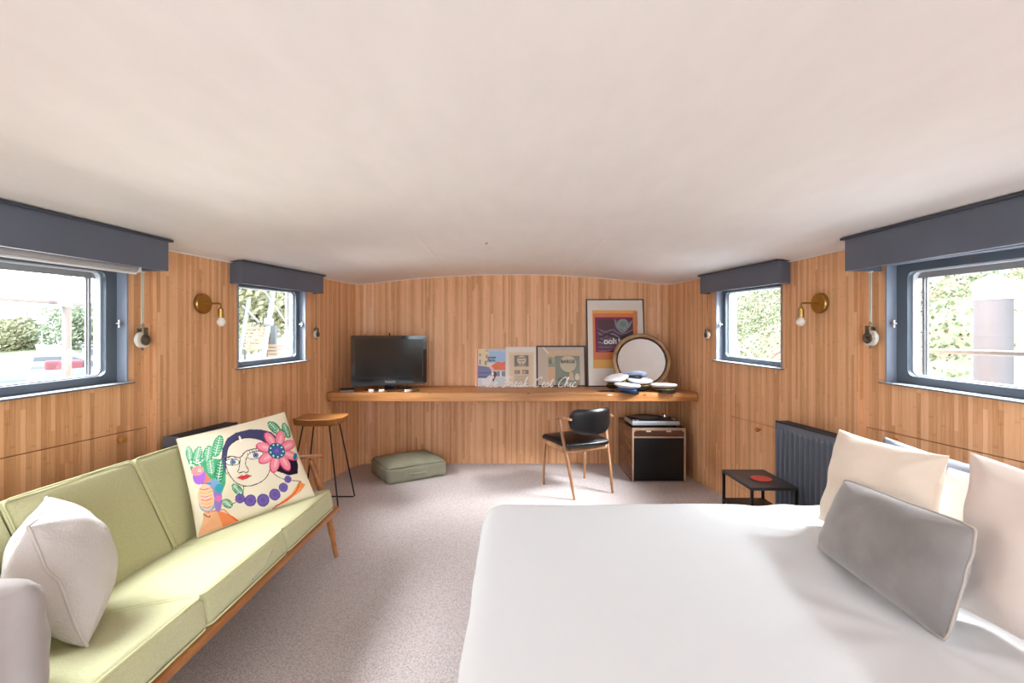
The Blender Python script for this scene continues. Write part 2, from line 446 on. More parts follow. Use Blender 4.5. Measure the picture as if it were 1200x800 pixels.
class Run:
    """a stretch of wall in plan; side = +1 when the room lies to the right of travel"""
    def __init__(s, pts, inward):
        s.p = [Vector((x, y, 0)) for x, y in pts]; s.c = [0]
        for a, b in zip(s.p[:-1], s.p[1:]): s.c.append(s.c[-1]+(b-a).length)
        s.inw = inward
    def at(s, u, w=0):
        i = 0
        while i < len(s.p)-2 and u > s.c[i+1]: i += 1
        a, b = s.p[i], s.p[i+1]; d = (b-a).normalized()
        n = Vector((-d.y, d.x, 0))*s.inw
        q = a+d*(u-s.c[i])+n*w
        return q
    def pt(s, u, z, w=0): q = s.at(u, w); return (q.x, q.y, z)
    def u_of_y(s, y):
        for i in range(len(s.p)-1):
            a, b = s.p[i], s.p[i+1]
            if a.y <= y <= b.y or i == len(s.p)-2: return s.c[i]+(b-a).length*(y-a.y)/(b.y-a.y)

def build_wall(g, uvs, run, holes, u_off=0, zt=None, smooth_from=None):
    """holes: (u0,u1,zb0,zb1,zt0,zt1,through)"""
    br = set(run.c)
    for h in holes: br |= {h[0], h[1]}
    br = sorted(br)
    def quad(P, UV, rev=False, sm=False):
        i = len(g.v); g.v += P; f = [i, i+1, i+2, i+3]
        if rev: f = f[::-1]; UV = UV[::-1]
        g.f.append(tuple(f)); g.sm.append(sm); uvs.extend(UV)
    for a, b in zip(br[:-1], br[1:]):
        for face, w in ((0, 0), (1, -TH)):
            hs = sorted([h for h in holes if h[0] <= a+1e-6 and h[1] >= b-1e-6 and (face == 0 or h[6])], key=lambda h: h[2])
            def lv(h, k, u): t = (u-h[0])/(h[1]-h[0]); return h[k]*(1-t)+h[k+1]*t
            lo = (-.02, -.02)
            za = ceil_z(run.at(a).x)+.03 if zt is None else zt; zb = ceil_z(run.at(b).x)+.03 if zt is None else zt
            segs = []
            for h in hs:
                segs.append((lo, (lv(h, 2, a), lv(h, 2, b)))); lo = (lv(h, 4, a), lv(h, 4, b))
            segs.append((lo, (za, zb)))
            for (l0, l1) in segs:
                if l1[0]-l0[0] < 1e-4 and l1[1]-l0[1] < 1e-4: continue
                quad([run.pt(a+1e-7, l0[0], w), run.pt(b-1e-7, l0[1], w), run.pt(b-1e-7, l1[1], w), run.pt(a+1e-7, l1[0], w)],
                     [(a+u_off, l0[0]), (b+u_off, l0[1]), (b+u_off, l1[1]), (a+u_off, l1[0])], rev=(run.inw > 0) ^ (face == 1))
    for h in holes:
        u0, u1, zb0, zb1, zt0, zt1, _ = h
        for (ua, za, ub, zb) in ((u0, zb0, u1, zb1), (u1, zb1, u1, zt1), (u1, zt1, u0, zt0), (u0, zt0, u0, zb0)):
            quad([run.pt(ua, za, 0), run.pt(ub, zb, 0), run.pt(ub, zb, -TH), run.pt(ua, za, -TH)], [(0, 0), (.01, 0), (.01, .1), (0, .1)])

def sill_z(y): return 1.112+.03*(y-2.52)
def pelb(y): return 1.721+.02*(y-2.5)

def win_hole(run, y0, y1, dz=.635):
    return (run.u_of_y(y0), run.u_of_y(y1), sill_z(y0), sill_z(y1), sill_z(y0)+dz, sill_z(y1)+dz, True)

RLN, RLF, RRN, RRF = Run(LEFT_N, -1), Run(LEFT_F, -1), Run(RIGHT_N, 1), Run(RIGHT_F, 1)
HL1 = win_hole(RLN, 1.38, 2.548, .64); HL2 = win_hole(RLF, 3.346, 4.115)
HR1 = win_hole(RRN, 1.38, 2.543, .64); HR2 = win_hole(RRF, 3.354, 4.137)
def door_hole(run, y0, y1, z0, z1): return (run.u_of_y(y0), run.u_of_y(y1), z0, z0, z1, z1, False)
DL1 = door_hole(RLN, 1.30, 2.675, .14, .85); DR1 = door_hole(RRN, 1.30, 2.675, .14, .85)
DR2 = door_hole(RRF, 3.30, 3.93, .14, .705)

def wall_obj(name, parts):
    g = G(); uvs = []; off = 0
    for run, holes in parts: build_wall(g, uvs, run, holes, off); off += run.c[-1]+.013
    return g, uvs
g, uv = wall_obj('wall_left', [(RLN, [HL1, DL1]), (RLF, [HL2])])
def add_return(g, uv, xa, xb, y, mid):
    i = len(g.v); zc = ceil_z(xa)+.02
    g.v += [(xa, y, 0), (xb, y, 0), (xb, y, zc), (xa, y, zc)]; g.f.append((i, i+1, i+2, i+3)); g.sm.append(False)
    uv.extend([(7, 0), (7+abs(xa-xb), 0), (7+abs(xa-xb), zc), (7, zc)])
add_return(g, uv, -2.10, -2.045, 2.70, 0)
tag(obj('wall_left', g, BAMBOO, uvs=uv), kind='structure')
g, uv = wall_obj('wall_right', [(RRN, [HR1, DR1]), (RRF, [HR2, DR2])])
add_return(g, uv, 1.99, 2.04, 2.70, 0)
tag(obj('wall_right', g, BAMBOO, uvs=uv), kind='structure')
RB = Run([(-1.505, 5.09), (0, 5.09), (1.505, 5.09)], -1)
g = G(); uv = []; build_wall(g, uv, RB, [], 20)
tag(obj('wall_back', g, BAMBOO, uvs=uv), kind='structure')
# hairline joint between panels on the back wall
g = G(); g.box((-.006, 5.0895, .94), (.003, .002, 1.88))
g.box((-.006, 5.0895, 1.95), (.003, .002, .18)); g.box((-.90, 5.0895, 1.4), (.002, .002, 1.1)); g.box((.66, 5.0895, 1.4), (.002, .002, 1.1))
tag(obj('trim_1', g, mat('joint_brown', '6b4427', .8)), kind='structure')
# unseen rear wall, with a wide opening added to let sky light in
g = G()
for (x0, x1, z0, z1) in ((-2.6, -1.75, -.02, 2.1), (1.75, 2.5, -.02, 2.1), (-1.75, 1.75, 1.96, 2.1)):
    g.box(((x0+x1)/2, -2.06, (z0+z1)/2), (x1-x0, .12, z1-z0))
tag(obj('wall_rear', g, mat('rear_wall_cream', 'e2d8cc', .7)), kind='structure')
g = G()
g.prism([(-2.6, -2.1), (2.55, -2.1), (2.2, 2.8), (2.0, 3.4), (1.88, 4.4), (1.7, 5.2), (-1.7, 5.2), (-1.88, 4.4), (-2.1, 3.4), (-2.3, 2.6)], -.06, 0)
tag(obj('floor', g, CARPET), kind='structure')
g = G()
NX, NY = 40, 24
def ceil_pt(a, b, dz):
    y = -2.12+7.34*b
    xl = -(2.24-.09*(y-2.7)*(1 if y < 2.7 else 0)-max(0, y-2.7)*.165-max(0, y-4.6)*.3); xr = 2.13-.082*(y-2.7)*(1 if y < 2.7 else 0)-max(0, y-2.7)*.13-max(0, y-4.6)*.3
    x = xl+(xr-xl)*a
    return (x, y, ceil_z(x)+dz)
g.grid(NX, NY, lambda a, b: ceil_pt(a, b, 0), flip=True)
g.grid(NX, NY, lambda a, b: ceil_pt(a, b, .06))
tag(obj('ceiling', g, CEILM), kind='structure')
# panel joints of the ceiling, thin cover strips
g = G()
for sx in (-1, 1):
    x = .635*sx
    g.box((x, 4.06, ceil_z(x)-.001), (.012, 2.05, .005))
tag(obj('trim_2', g, mat('ceiling_strip', 'f6f0ea', .7)), kind='structure')
# scotia where ceiling meets the walls
for nm, run in (('trim_3', RLF), ('trim_4', RRF), ('trim_5', RB)):
    g = G(); us = np.linspace(.02, run.c[-1]-.005, 26)
    g.tube([run.pt(u, ceil_z(run.at(u).x)-.002, .004) for u in us], .006, 6)
    tag(obj(nm, g, CEILM), kind='structure')
# small round cover plug on the ceiling
g = G(); g.lathe([(0, .0), (.010, .0), (.010, .008), (.004, .012), (0, .012)], 16, M=Matrix.Translation((-.185, 3.4, 2.036)))
tag(obj('ceiling_plug', g, mat('plug_grey', 'b9aea4', .6)), 'small round cover plug on the cream ceiling left of centre', 'cover plug')

# ------------------------------------------------------------------ windows
def run_matrix(run, u, z0, slope):
    """local x along run, local y up (sheared by the sheer of the boat), local z into the room"""
    a = run.at(u-.01); b = run.at(u+.01); d = (b-a).normalized(); n = Vector((-d.y, d.x, 0))*run.inw
    q = run.at(u)
    return Matrix(((d.x, 0, n.x, q.x), (d.y, 0, n.y, q.y), (slope, 1, 0, z0), (0, 0, 0, 1)))

RUBBER = mat('window_seal_white', 'd9dce0', .5); EDGE = mat('worn_sill_edge', 'd7dbe2', .35, .3); DARKR = mat('window_bar_grey', '8c8d90', .6)
def window(name, run, h, big):
    u0, u1, zb0, zb1, zt0, zt1, _ = h
    uc = (u0+u1)/2; w = u1-u0; H = zt0-zb0; zc = (zb0+zb1+zt0+zt1)/4; sl = (zb1-zb0)/w
    M = run_matrix(run, uc, zc, sl)
    o = bpy.data.objects.new(name, None); COL.objects.link(o); q = run.at(uc); o.location = (q.x, q.y, zc-H/2); ROOT[o.name] = Vector(o.location)
    tag(o, kind='structure')
    g = G()  # lining of the opening: stands 6 mm proud of the panel
    g.ring(loop(w+.012, H+.012, .002, 1), loop(w-.008, H-.008, .002, 1), -TH-.005, .006, M)
    obj('jamb_lining', g, mat('slate_jamb_lit', '8c94a2', .35), o, True)  # lighter slate than the sash: light on the jamb put into the colour
    # sash with rounded opening
    fw = .066 if big else .05; fb = .045 if big else .04
    ow, oh = w-2*fw, H-2*fb; 
    g = G(); g.ring(loop(w-.008, H-.008, .002, 5), loop(ow, oh, .035, 5), -.085, -.052, M)
    obj('sash', g, SLATE_D, o, True)
    g = G(); g.ring(loop(ow+.004, oh+.004, .035, 5), loop(ow-.012, oh-.012, .03, 5), -.118, -.080, M)
    obj('window_seal', g, RUBBER, o, True)
    g = G(); g.box((0, 0, -.1), (ow, oh, .004), M)
    obj('window_pane', g, GLASS, o, True)
    # outer sliding frame seen through the glass
    g = G(); s = 1 if run in (RLN, RLF) else 1
    for k, (dx, ww) in enumerate(((ow/2-.035, .012), (ow/2-.052, .008))):
        g.box((dx, 0, -.112), (ww, oh, .01), M)
    if big: g.box((0, oh/2-.02, -.112), (ow, .032, .012), M)
    obj('outer_bar', g, RUBBER if not big else DARKR, o, True)
    # sill lip
    g = G(); g.box((0, -H/2-.002, .006), (w+.05, .006, .05), M, b=.002); sill = obj('window_sill', g, SLATE_D, o, True)
    g = G(); g.box((0, -H/2+.0025, .012), (w+.03, .003, .03), M); obj('sill_edge', g, EDGE, sill, True)
    # latch on the far jamb
    g = G(); ly = .0
    g.cyl((w/2-.004, ly, -.02), (w/2-.03, ly, -.02), .006, 12, M); g.cyl((w/2-.022, ly-.02, -.02), (w/2-.022, ly+.02, -.02), .0055, 12, M)
    g.cyl((w/2-.03, ly, -.032), (w/2-.03, ly, -.004), .007, 12, M)
    obj('latch', g, CHROME, o, True)
    return o
window('window_1', RLN, HL1, True); window('window_2', RLF, HL2, False)
window('window_3', RRF, HR2, False); window('window_4', RRN, HR1, True)

def pelmet(run, y0, y1, proj, label, ztop_gap=.01):
    u0, u1 = run.u_of_y(y0), run.u_of_y(y1)
    # corrected so that the inner corners land at y0 / y1
    q = run.at((u0+u1)/2)
    t = thing('window_pelmet', label, 'pelmet', (q.x, q.y, pelb((y0+y1)/2)), group=None)
    def P(u, z, w): return run.pt(u, z, w)
    def top(u, w): x = run.at(u, w).x; return ceil_z(x)-ztop_gap
    def board(ua, ub, wa, wb, zlo, zhi, nm, tk=.018):
        g = G(); a0 = [P(ua, zlo(ua), wa), P(ub, zlo(ub), wb), P(ub, zhi(ub, wb), wb), P(ua, zhi(ua, wa), wa)]
        d = Vector(P(ub, 0, wb))-Vector(P(ua, 0, wa)); n = Vector((-d.y, d.x, 0)).normalized()*(-run.inw)*tk
        b0 = [tuple(Vector(p)+n) for p in a0]
        g.add(a0+b0, [(0, 1, 2, 3), (7, 6, 5, 4), (0, 4, 5, 1), (1, 5, 6, 2), (2, 6, 7, 3), (3, 7, 4, 0)])
        obj(nm, g, SLATE, t, True)
    yl = lambda u: pelb(run.at(u).y)
    board(u0, u1, proj, proj, yl, top, 'front_board')
    board(u0, u0+.001, .001, proj-.001, yl, top, 'end_board'); board(u1-.018, u1-.017, .001, proj-.001, yl, top, 'end_board')
    g = G()  # top lip
    vs = []
    for (u, w) in ((u0-.012, .0), (u1+.02, .0), (u1+.02, proj+.013), (u0-.012, proj+.013)):
        vs.append(P(u, top(min(max(u, u0), u1), proj)-.006, w))
    vs2 = [(a, b, c+.012) for a, b, c in vs]
    g.add(vs+vs2, [(0, 1, 2, 3), (7, 6, 5, 4), (0, 4, 5, 1), (1, 5, 6, 2), (2, 6, 7, 3), (3, 7, 4, 0)])
    obj('top_lip', g, mat('slate_lip', '3b404a', .4), t, True)
    return t
pelmet(RLN, 1.28, 2.60, .20, 'long slate blue pelmet box over the big left window')
pelmet(RRN, 1.28, 2.595, .20, 'long slate blue pelmet box over the big right window')
pelmet(RLF, 3.275, 4.24, .095, 'short slate blue pelmet over the small left window behind the sofa')
pelmet(RRF, 3.27, 4.25, .09, 'short slate blue pelmet over the small right window')

# roller blinds rolled up below the long pelmets
def roller(run, y0, y1, label, drop):
    u0, u1 = run.u_of_y(y0), run.u_of_y(y1)
    q = run.at((u0+u1)/2, .1); z = pelb(q.y)
    t = thing('roller_blind', label, 'roller blind', (q.x, q.y, z-.02))
    A, B = run.pt(u0, pelb(y0)+.035-drop, .10), run.pt(u1, pelb(y1)+.035-drop, .10)
    g = G(); g.cyl(A, B, .021, 20); obj('rolled_fabric', g, mat('blind_fabric_grey', 'a9a6a6', .8), t, True)
    A2 = (A[0], A[1], A[2]-.026); B2 = (B[0], B[1], B[2]-.026)
    g = G(); g.cyl(A2, B2, .008, 12); obj('hem_bar', g, WHITEP, t, True)
    g = G(); g.cyl(B, tuple(Vector(B)+(Vector(B)-Vector(A)).normalized()*.012), .024, 20); obj('end_bracket', g, WHITEP, t, True)
roller(RLN, 1.35, 2.50, 'rolled-up pale grey roller blind under the long left pelmet', .03)

# straps with old wooden pulley blocks
ROPE = mat('strap_webbing', 'cfcdbd', .85, bump=(300, .3)); BLOCK = mat('weathered_metal', '6d6252', .5, .5, vary=(60, .3))
def pulley(run, y, label, w=.02, big=True, zt=None, zc=None, wo=.05):
    k = 1 if big else .8
    q = run.at(run.u_of_y(y), wo)
    M = run_matrix(run, run.u_of_y(y), zc, 0) @ Matrix.Translation((0, 0, wo))
    t = thing('blind_pulley', label, 'pulley', (q.x, q.y, zc))
    g = G(); n = 14
    if big:
        for sx in (-.0, ):
            g.box((0, (zt-zc+.06)/2+.02, .0), (.018, zt-zc-.02, .0025), M)
    else: g.cyl(M @ Vector((0, .03, 0)), M @ Vector((0, zt-zc, 0)), .0035, 8)
    obj('strap', g, ROPE if big else mat('brown_cord', '9c7350', .8), t, True)
    R = Matrix.Rotation(0, 4, 'Y')
    g = G(); g.lathe([(0, -.012*k), (.040*k, -.012*k), (.044*k, -.009*k), (.036*k, 0), (.044*k, .009*k), (.040*k, .012*k), (0, .012*k)], 28, M)
    obj('wheel', g, mat('pulley_wheel_cream', 'd8d2c4', .5), t, True)
    g = G()
    for sz in (-1, 1):
        zz = sz*.019*k
        g.lathe([(0, zz-.002), (.031*k, zz-.002), (.031*k, zz+.002), (0, zz+.002)], 24, M)
        g.box((0, .035*k, zz), (.028*k, .06*k, .004), M, b=.001)
    g.box((0, .064*k, 0), (.03*k, .008, .042*k), M, b=.002); g.cyl((0, 0, -.026*k), (0, 0, .026*k), .007*k, 12, M)
    g.cyl((0, -.04*k, 0), (0, -.058*k, 0), .006*k, 10, M)
    g.tube([(-.004, .07*k, 0), (-.008, .082*k, 0), (0, .09*k, 0), (.008, .082*k, 0), (.004, .07*k, 0)], .003, 8, M=M)
    obj('cheek_plates', g, BLOCK, t, True)
    if big:
        g = G(); g.lathe([(0, -.006), (.016, -.006), (.016, .006), (0, .006)], 18, M @ Matrix.Translation((0, zt-zc+.01, 0)))
        obj('strap_guide', g, WHITEP, t, True)
pulley(RLN, 2.595, 'pulley block hanging on a pale strap beside the big left window', zt=1.72, zc=1.345)
pulley(RRN, 2.595, 'pulley block hanging on a pale strap beside the big right window', zt=1.72, zc=1.355)
pulley(RLF, 4.22, 'small pulley block on a cord right of the small left window', big=False, zt=1.755, zc=1.392, wo=.04)
pulley(RRF, 4.22, 'small pulley block on a cord left of the small right window', big=False, zt=1.755, zc=1.385, wo=.04)

# ------------------------------------------------------------------ lower locker doors
def locker(run, h, uk, zk, label, slat=False):
    u0, u1, z0, _, z1, _, _ = h
    g = G(); uvs = []; gp = .004
    a, b, c, d = u0+gp, u1-gp, z0+gp, z1-gp
    P = [run.pt(a, c, 0), run.pt(b, c, 0), run.pt(b, d, 0), run.pt(a, d, 0), run.pt(a, c, -.018), run.pt(b, c, -.018), run.pt(b, d, -.018), run.pt(a, d, -.018)]
    F = [(0, 1, 2, 3), (7, 6, 5, 4), (0, 4, 5, 1), (1, 5, 6, 2), (2, 6, 7, 3), (3, 7, 4, 0)]
    UV = [(a, c), (b, c), (b, d), (a, d), (a, c), (b, c), (b, d), (a, d)]
    off = 0 if run in (RLN, RRN) else 4.73
    for f in F: uvs += [(UV[i][0]+off, UV[i][1]) for i in f]
    q = run.at((u0+u1)/2); t = thing('locker_door', label, 'cupboard door', (q.x, q.y, z0))
    g.add(P, F)
    obj('door_panel', g, BAMBOO, t, True, uvs=uvs)
    M = run_matrix(run, uk, zk, 0)
    g = G(); g.lathe([(0, 0), (.007, 0), (.008, .012), (.0165, .018), (.019, .028), (.015, .036), (0, .039)], 20, M)
    obj('knob', g, mat('knob_wood', 'b9803f', .4), t, True)
locker(RLN, DL1, RLN.u_of_y(2.50), .814, 'bamboo locker door with round knob behind the green sofa')
locker(RRN, DR1, RRN.u_of_y(2.485), .817, 'bamboo locker door with round knob behind the bed pillows')
locker(RRF, DR2, RRF.u_of_y(3.577), .66, 'low bamboo locker door with knob between radiator and desk shelf')

# ------------------------------------------------------------------ wall lamps
BULB = mat('frosted_bulb', 'f1eee6', .35, spec=.6)
def wall_lamp(run, y, label):
    M = run_matrix(run, run.u_of_y(y), 1.577, 0); q = run.at(run.u_of_y(y))
    t = thing('wall_lamp', label, 'wall lamp', (q.x, q.y, 1.51), group=None)
    g = G(); g.lathe([(0, 0), (.063, 0), (.066, .004), (.066, .020), (.061, .026), (0, .027)], 40, M); obj('wall_plate', g, BRASS, t, True)
    g = G(); g.tube([(0, 0, .02), (0, 0, .128), (0, -.004, .137), (0, -.013, .14), (0, -.03, .14)], .0055, 12, M=M); g.lathe([(0, .02), (.012, .02), (.012, .034), (0, .034)], 16, M)
    obj('arm', g, BRASS, t, True)
    g = G(); Mb = M @ Matrix.Translation((0, 0, .14)) @ Matrix.Rotation(-PI/2, 4, 'X') 
    # local: lathe axis z points down (world -z)
    Md = M @ Matrix(((1, 0, 0, 0), (0, 0, -1, 0), (0, 1, 0, .14), (0, 0, 0, 1)))
    g.lathe([(0, .022), (.008, .022), (.010, .03), (.0175, .036), (.0185, .09), (.016, .092), (0, .092)], 24, Md); obj('socket', g, BRASS, t, True)
    g = G(); pr = [(.012, .086), (.016, .096)]
    for k in range(9):
        a = -PI/2*.55+k/8*(PI/2+PI/2*.55); pr.append((.026*math.cos(a), .121+.026*math.sin(a)))
    pr[-1] = (0, .147)
    g.lathe(pr, 24, Md); obj('bulb', g, BULB, t, True)
wall_lamp(RLF, 3.025, 'brass wall lamp with round plate and bare bulb on the left wall')
wall_lamp(RRF, 2.98, 'brass wall lamp with round plate and bare bulb on the right wall')

# ------------------------------------------------------------------ radiators
RADM = mat('radiator_slate', '687180', .4)
def radiator(run, y0, y1, z0, z1, off, label):
    u0, u1 = run.u_of_y(y0), run.u_of_y(y1); uc = (u0+u1)/2; L = u1-u0; H = z1-z0
    M = run_matrix(run, uc, (z0+z1)/2, 0); q = run.at(uc)
    t = thing('radiator', label, 'radiator', (q.x, q.y, z0))
    g = G(); n = int(L/.046); xs = []; 
    # corrugated front sheet
    m = n*6
    def fn(a, b):
        x = -L/2+.012+(L-.024)*a; y = -H/2+H*b
        fl = max(0, min(1, (min(b, 1-b)-.07)/.03)); ph = math.cos(2*PI*n*a)
        dep = .009*fl*(1 if ph > .3 else (-1 if ph < -.3 else ph/.3))
        return (x, y, off+dep)
    g.grid(m+1, 40, fn, smooth=False, flip=False, M=M); obj('front_panel', g, RADM, t, True)
    g = G(); g.box((0, 0, off-.085), (L-.02, H-.02, .012), M, b=.004); obj('rear_panel', g, RADM, t, True)
    g = G()
    for sx in (-1, 1):
        g = G(); g.box((sx*(L/2-.004), 0, off-.045), (.008, H, .1), M, b=.002); obj('side_cheek', g, RADM, t, True)
    g = G()
    for k in range(13): g.box((0, H/2-.004, off+.0-.007*k), (L-.014, .006, .004), M)
    g.box((0, H/2-.012, off-.045), (L-.016, .003, .085), M)
    g.box((0, H/2-.003, off+.003), (L-.01, .012, .006), M, b=.002)
    obj('top_grille', g, mat('radiator_grille', '2f353e', .5), t, True)
    g = G()
    for sx in (-1, 1):
        g = G(); g.cyl((sx*(L/2-.05), -H/2-.0, off-.04), (sx*(L/2-.05), -H/2-z0+.005, off-.04), .008, 10, M); obj('pipe', g, CHROME, t, True)
    g = G()
    for sx in (-1, 1): g = G(); g.box((sx*L*.3, 0, off-.102), (.03, H*.6, .022), M); obj('wall_bracket', g, BLACKM, t, True)
radiator(RRF, 2.72, 3.26, .17, .785, .115, 'slate grey panel radiator on the right wall beside the bed')
radiator(RLF, 2.72, 3.20, .17, .785, .115, 'slate grey panel radiator hidden behind the sofa end')

# ------------------------------------------------------------------ desk shelf along the back
SZ = .845
g = G()
poly = [(-1.742, 4.425), (-1.70, 4.41), (1.742, 4.41), (1.748, 4.56), (1.715, 4.72), (1.695, 4.86), (1.655, 4.995), (1.60, 5.06), (1.5, 5.088), (-1.5, 5.088), (-1.60, 5.06), (-1.655, 4.995), (-1.695, 4.86), (-1.715, 4.72), (-1.752, 4.53)]
g.prism(poly, SZ-.084, SZ)
o = obj('desk_shelf', g, SHELFW); tag(o, 'thick knotty timber desk shelf spanning the back wall', 'shelf')
bm = o.modifiers.new('b', 'BEVEL'); bm.width = .008; bm.segments = 3

# ------------------------------------------------------------------ television
TVM = mat('gloss_black', '08080a', .08, spec=.6, coat=.5); SCR = mat('tv_screen', '0b0c10', .16, spec=.6)
tl = Vector((-1.56, 4.50, 0)); tr = Vector((-.895, 4.86, 0)); tc = (tl+tr)/2; ang = math.atan2((tr-tl).y, (tr-tl).x); TW = (tr-tl).length
t = thing('television', 'black flat-screen television at the left end of the desk shelf', 'television', (tc.x, tc.y+.04, SZ), ang)
TH_, TB = .488, .05
MX = Matrix(((1, 0, 0, 0), (0, 0, -1, 0), (0, 1, 0, TB+TH_/2), (0, 0, 0, 1)))  # local x, up, toward viewer
g = G(); g.ring(loop(TW, TH_, .012, 4), loop(TW-.075, TH_-.095, .003, 4, 0, .012), -.012, .012, MX); obj('bezel', g, TVM, t)
g = G(); g.box((0, .012, .001), (TW-.07, TH_-.09, .008), MX); obj('screen', g, SCR, t)
g = G(); g.rbox((0, 0, -.045), (TW-.03, TH_-.03, .07), .02, M=MX); g.rbox((0, -.02, -.09), (TW*.55, TH_*.6, .05), .02, M=MX); obj('rear_housing', g, TVM, t)
g = G(); g.rbox((0, -TH_/2-.002, .0), (TW-.02, .014, .03), .006, M=MX); obj('speaker_strip', g, mat('tv_grey_strip', '4a4d52', .25), t)
g = G(); g.box((0, TB*.5, -.0), (.09, .05, .04), Matrix(((1, 0, 0, 0), (0, 0, 1, .05), (0, 1, 0, .015), (0, 0, 0, 1))), b=.004)
obj('stand_neck', g, TVM, t)
g = G(); pr = [(.235*math.cos(a)*1.0, .125*math.sin(a)) for a in np.linspace(0, 2*PI, 40, endpoint=False)]
g.prism([(x, y+.03) for x, y in pr], 0.001, .012); o = obj('stand_base', g, TVM, t); o.modifiers.new('b', 'BEVEL').width = .003
vs, fs = text_geo('Panasonic', .026, .0004, bold=.0004)
g = G(); g.add(vs, fs, M=MX @ Matrix.Translation((0, -TH_/2+.026, .0128))); obj('maker_mark', g, mat('logo_silver', 'c9ccd0', .3), t)
g = G(); g.tube(smooth_path([(.05, .12, .02), (.02, .14, .2), (.03, .10, .42), (.02, .1, .53)]), .004, 8); g.box((.02, .1, .545), (.012, .012, .04), b=.002)
obj('aerial_lead', g, mat('aerial_dark', '3a3128', .6), t)

# bits in front of the television
g = G(); g.rbox((0, 0, .011), (.13, .09, .022), .004, n=1); o = obj('set_top_box', g, BLACKM); o.location = (-1.60, 4.56, SZ+.0005); o.rotation_euler = (0, 0, .35)
tag(o, 'small black box at the far left end of the desk shelf', 'set-top box')
g = G(); g.rbox((0, 0, .006), (.12, .04, .012), .005, n=1); o2 = obj('remote_control', g, mat('remote_grey', '9a9a98', .5)); o2.location = (-1.575, 4.50, SZ+.0005); o2.rotation_euler = (0, 0, .3); tag(o2, 'slim grey remote control lying beside the left foot of the television', 'remote control')
o2.location.y = 4.475
cw = None
for k, (x, y, lb) in enumerate(((-1.335, 4.455, 'left one of two small white pots in front of the television'), (-1.235, 4.452, 'right one of two small white pots in front of the television'))):
    g = G(); g.lathe([(0, 0), (.022, 0), (.026, .004), (.027, .024), (.023, .026), (.021, .016), (0, .014)], 20)
    o = obj('candle_pot', g, WHITEP); o.location = (x, y, SZ+.0005); tag(o, lb, 'pot', 'two white pots by the television')
g = G(); g.tube(smooth_path([(-1.19, 4.47, SZ+.006), (-1.12, 4.5, SZ+.006), (-1.05, 4.47, SZ+.008), (-1.0, 4.53, SZ+.02), (-.95, 4.50, SZ+.006), (-.90, 4.56, SZ+.006), (-.96, 4.62, SZ+.01), (-1.04, 4.57, SZ+.006)]), .0045, 8)
tag(obj('cable', g, mat('cable_black', '141416', .5)), 'loose black cable curled at the right foot of the television', 'cable')
g = G(); g.rbox((0, 0, .012), (.05, .035, .024), .006, n=1); g.cyl((.02, 0, .012), (.045, 0, .014), .005, 8)
o = obj('plug_adaptor', g, WHITEP); o.location = (-.985, 4.47, SZ+.0005); o.rotation_euler = (0, 0, .5); tag(o, 'white plug adaptor on the shelf under the television edge', 'adaptor')

# ------------------------------------------------------------------ prints leaning on the back wall
def picture(name, label, cat, x0, x1, h, yb, yt, frame, fm, canvas, crop, pane=False, depth=.014, writing=None):
    """canvas painted in crop pixels; crop = quad x0,y0,x1,y1 covered by the picture area"""
    w = x1-x0; tilt = math.atan2(yt-yb, h)
    t = thing(name, label, cat, ((x0+x1)/2, yb, SZ+.0005), 0); t.rotation_euler = (-tilt, 0, 0)
    M = Matrix(((1, 0, 0, 0), (0, 0, -1, 0), (0, 1, 0, h/2), (0, 0, 0, 1)))
    if frame > 0:
        g = G(); g.ring(loop(w, h, .001, 1), loop(w-2*frame, h-2*frame, .001, 1), -depth, .002, M); obj('frame', g, fm, t)
    iw, ih = w-2*frame+.001, h-2*frame+.001
    NU = 150; NV = int(NU*ih/iw)
    g = G(); g.grid(NU, NV, lambda a, b: (-iw/2+iw*a, ih/2-ih*b, -.003 if frame else .0), smooth=False, flip=True, M=M)
    a = np.tile(np.linspace(0, 1, NU), NV); b = np.repeat(np.linspace(0, 1, NV), NU)
    cx = crop[0]+(crop[2]-crop[0])*a; cy = crop[1]+(crop[3]-crop[1])*b
    obj('print', g, painted(name+'_print', .55), t, colors=canvas.sample(cx, cy))
    g = G(); g.box((0, 0, -.009), (iw, ih, .006 if frame else .014), M); obj('backing', g, mat('backing_card', '6d5a48', .8) if frame else fm, t)
    if pane: g = G(); g.box((0, 0, -.0005), (iw, ih, .001), M); obj('glazing', g, GLASS, t)
    if writing:
        for (txt, px, py, sz, colr, bold) in writing:
            X = -iw/2+iw*(px-crop[0])/(crop[2]-crop[0]); Y = ih/2-ih*(py-crop[1])/(crop[3]-crop[1])
            vs, fs = text_geo(txt, sz, .0003, bold=bold); g = G(); g.add(vs, fs, M=M @ Matrix.Translation((X, Y, -.0022 if frame else .0008)))
            obj('lettering', g, mat('ink_'+colr, colr, .6), t)
    return t

# 1: illustrated print, no frame (canvas = crop at 13.333x from (550,400))
c = Paint(560, 740, 'e7d9c4')
c.rect(120, 110, 560, 330, 'a9c9ea'); c.rect(120, 110, 560, 150, 'bcd0e2'); c.poly([(120, 110), (260, 110), (300, 200), (230, 400), (120, 420)], 'e6d6b4')
c.rect(135, 180, 170, 230, 'b8a992'); c.rect(140, 280, 165, 360, '8a96a8'); c.rect(225, 300, 260, 370, 'a59b8e'); c.rect(240, 120, 275, 150, 'c2b195')
c.poly([(300, 400), (430, 310), (490, 330), (560, 300), (560, 450), (330, 460)], 'ea7d68'); c.rect(410, 380, 440, 430, 'c29a3c'); c.poly([(280, 410), (330, 380), (380, 450), (300, 460)], 'f0c2b0')
c.poly([(120, 375), (290, 400), (330, 450), (320, 520), (260, 570), (120, 580)], '7d82ab'); c.rect(120, 490, 310, 505, '5c6188'); c.rect(120, 550, 260, 580, '5f6590')
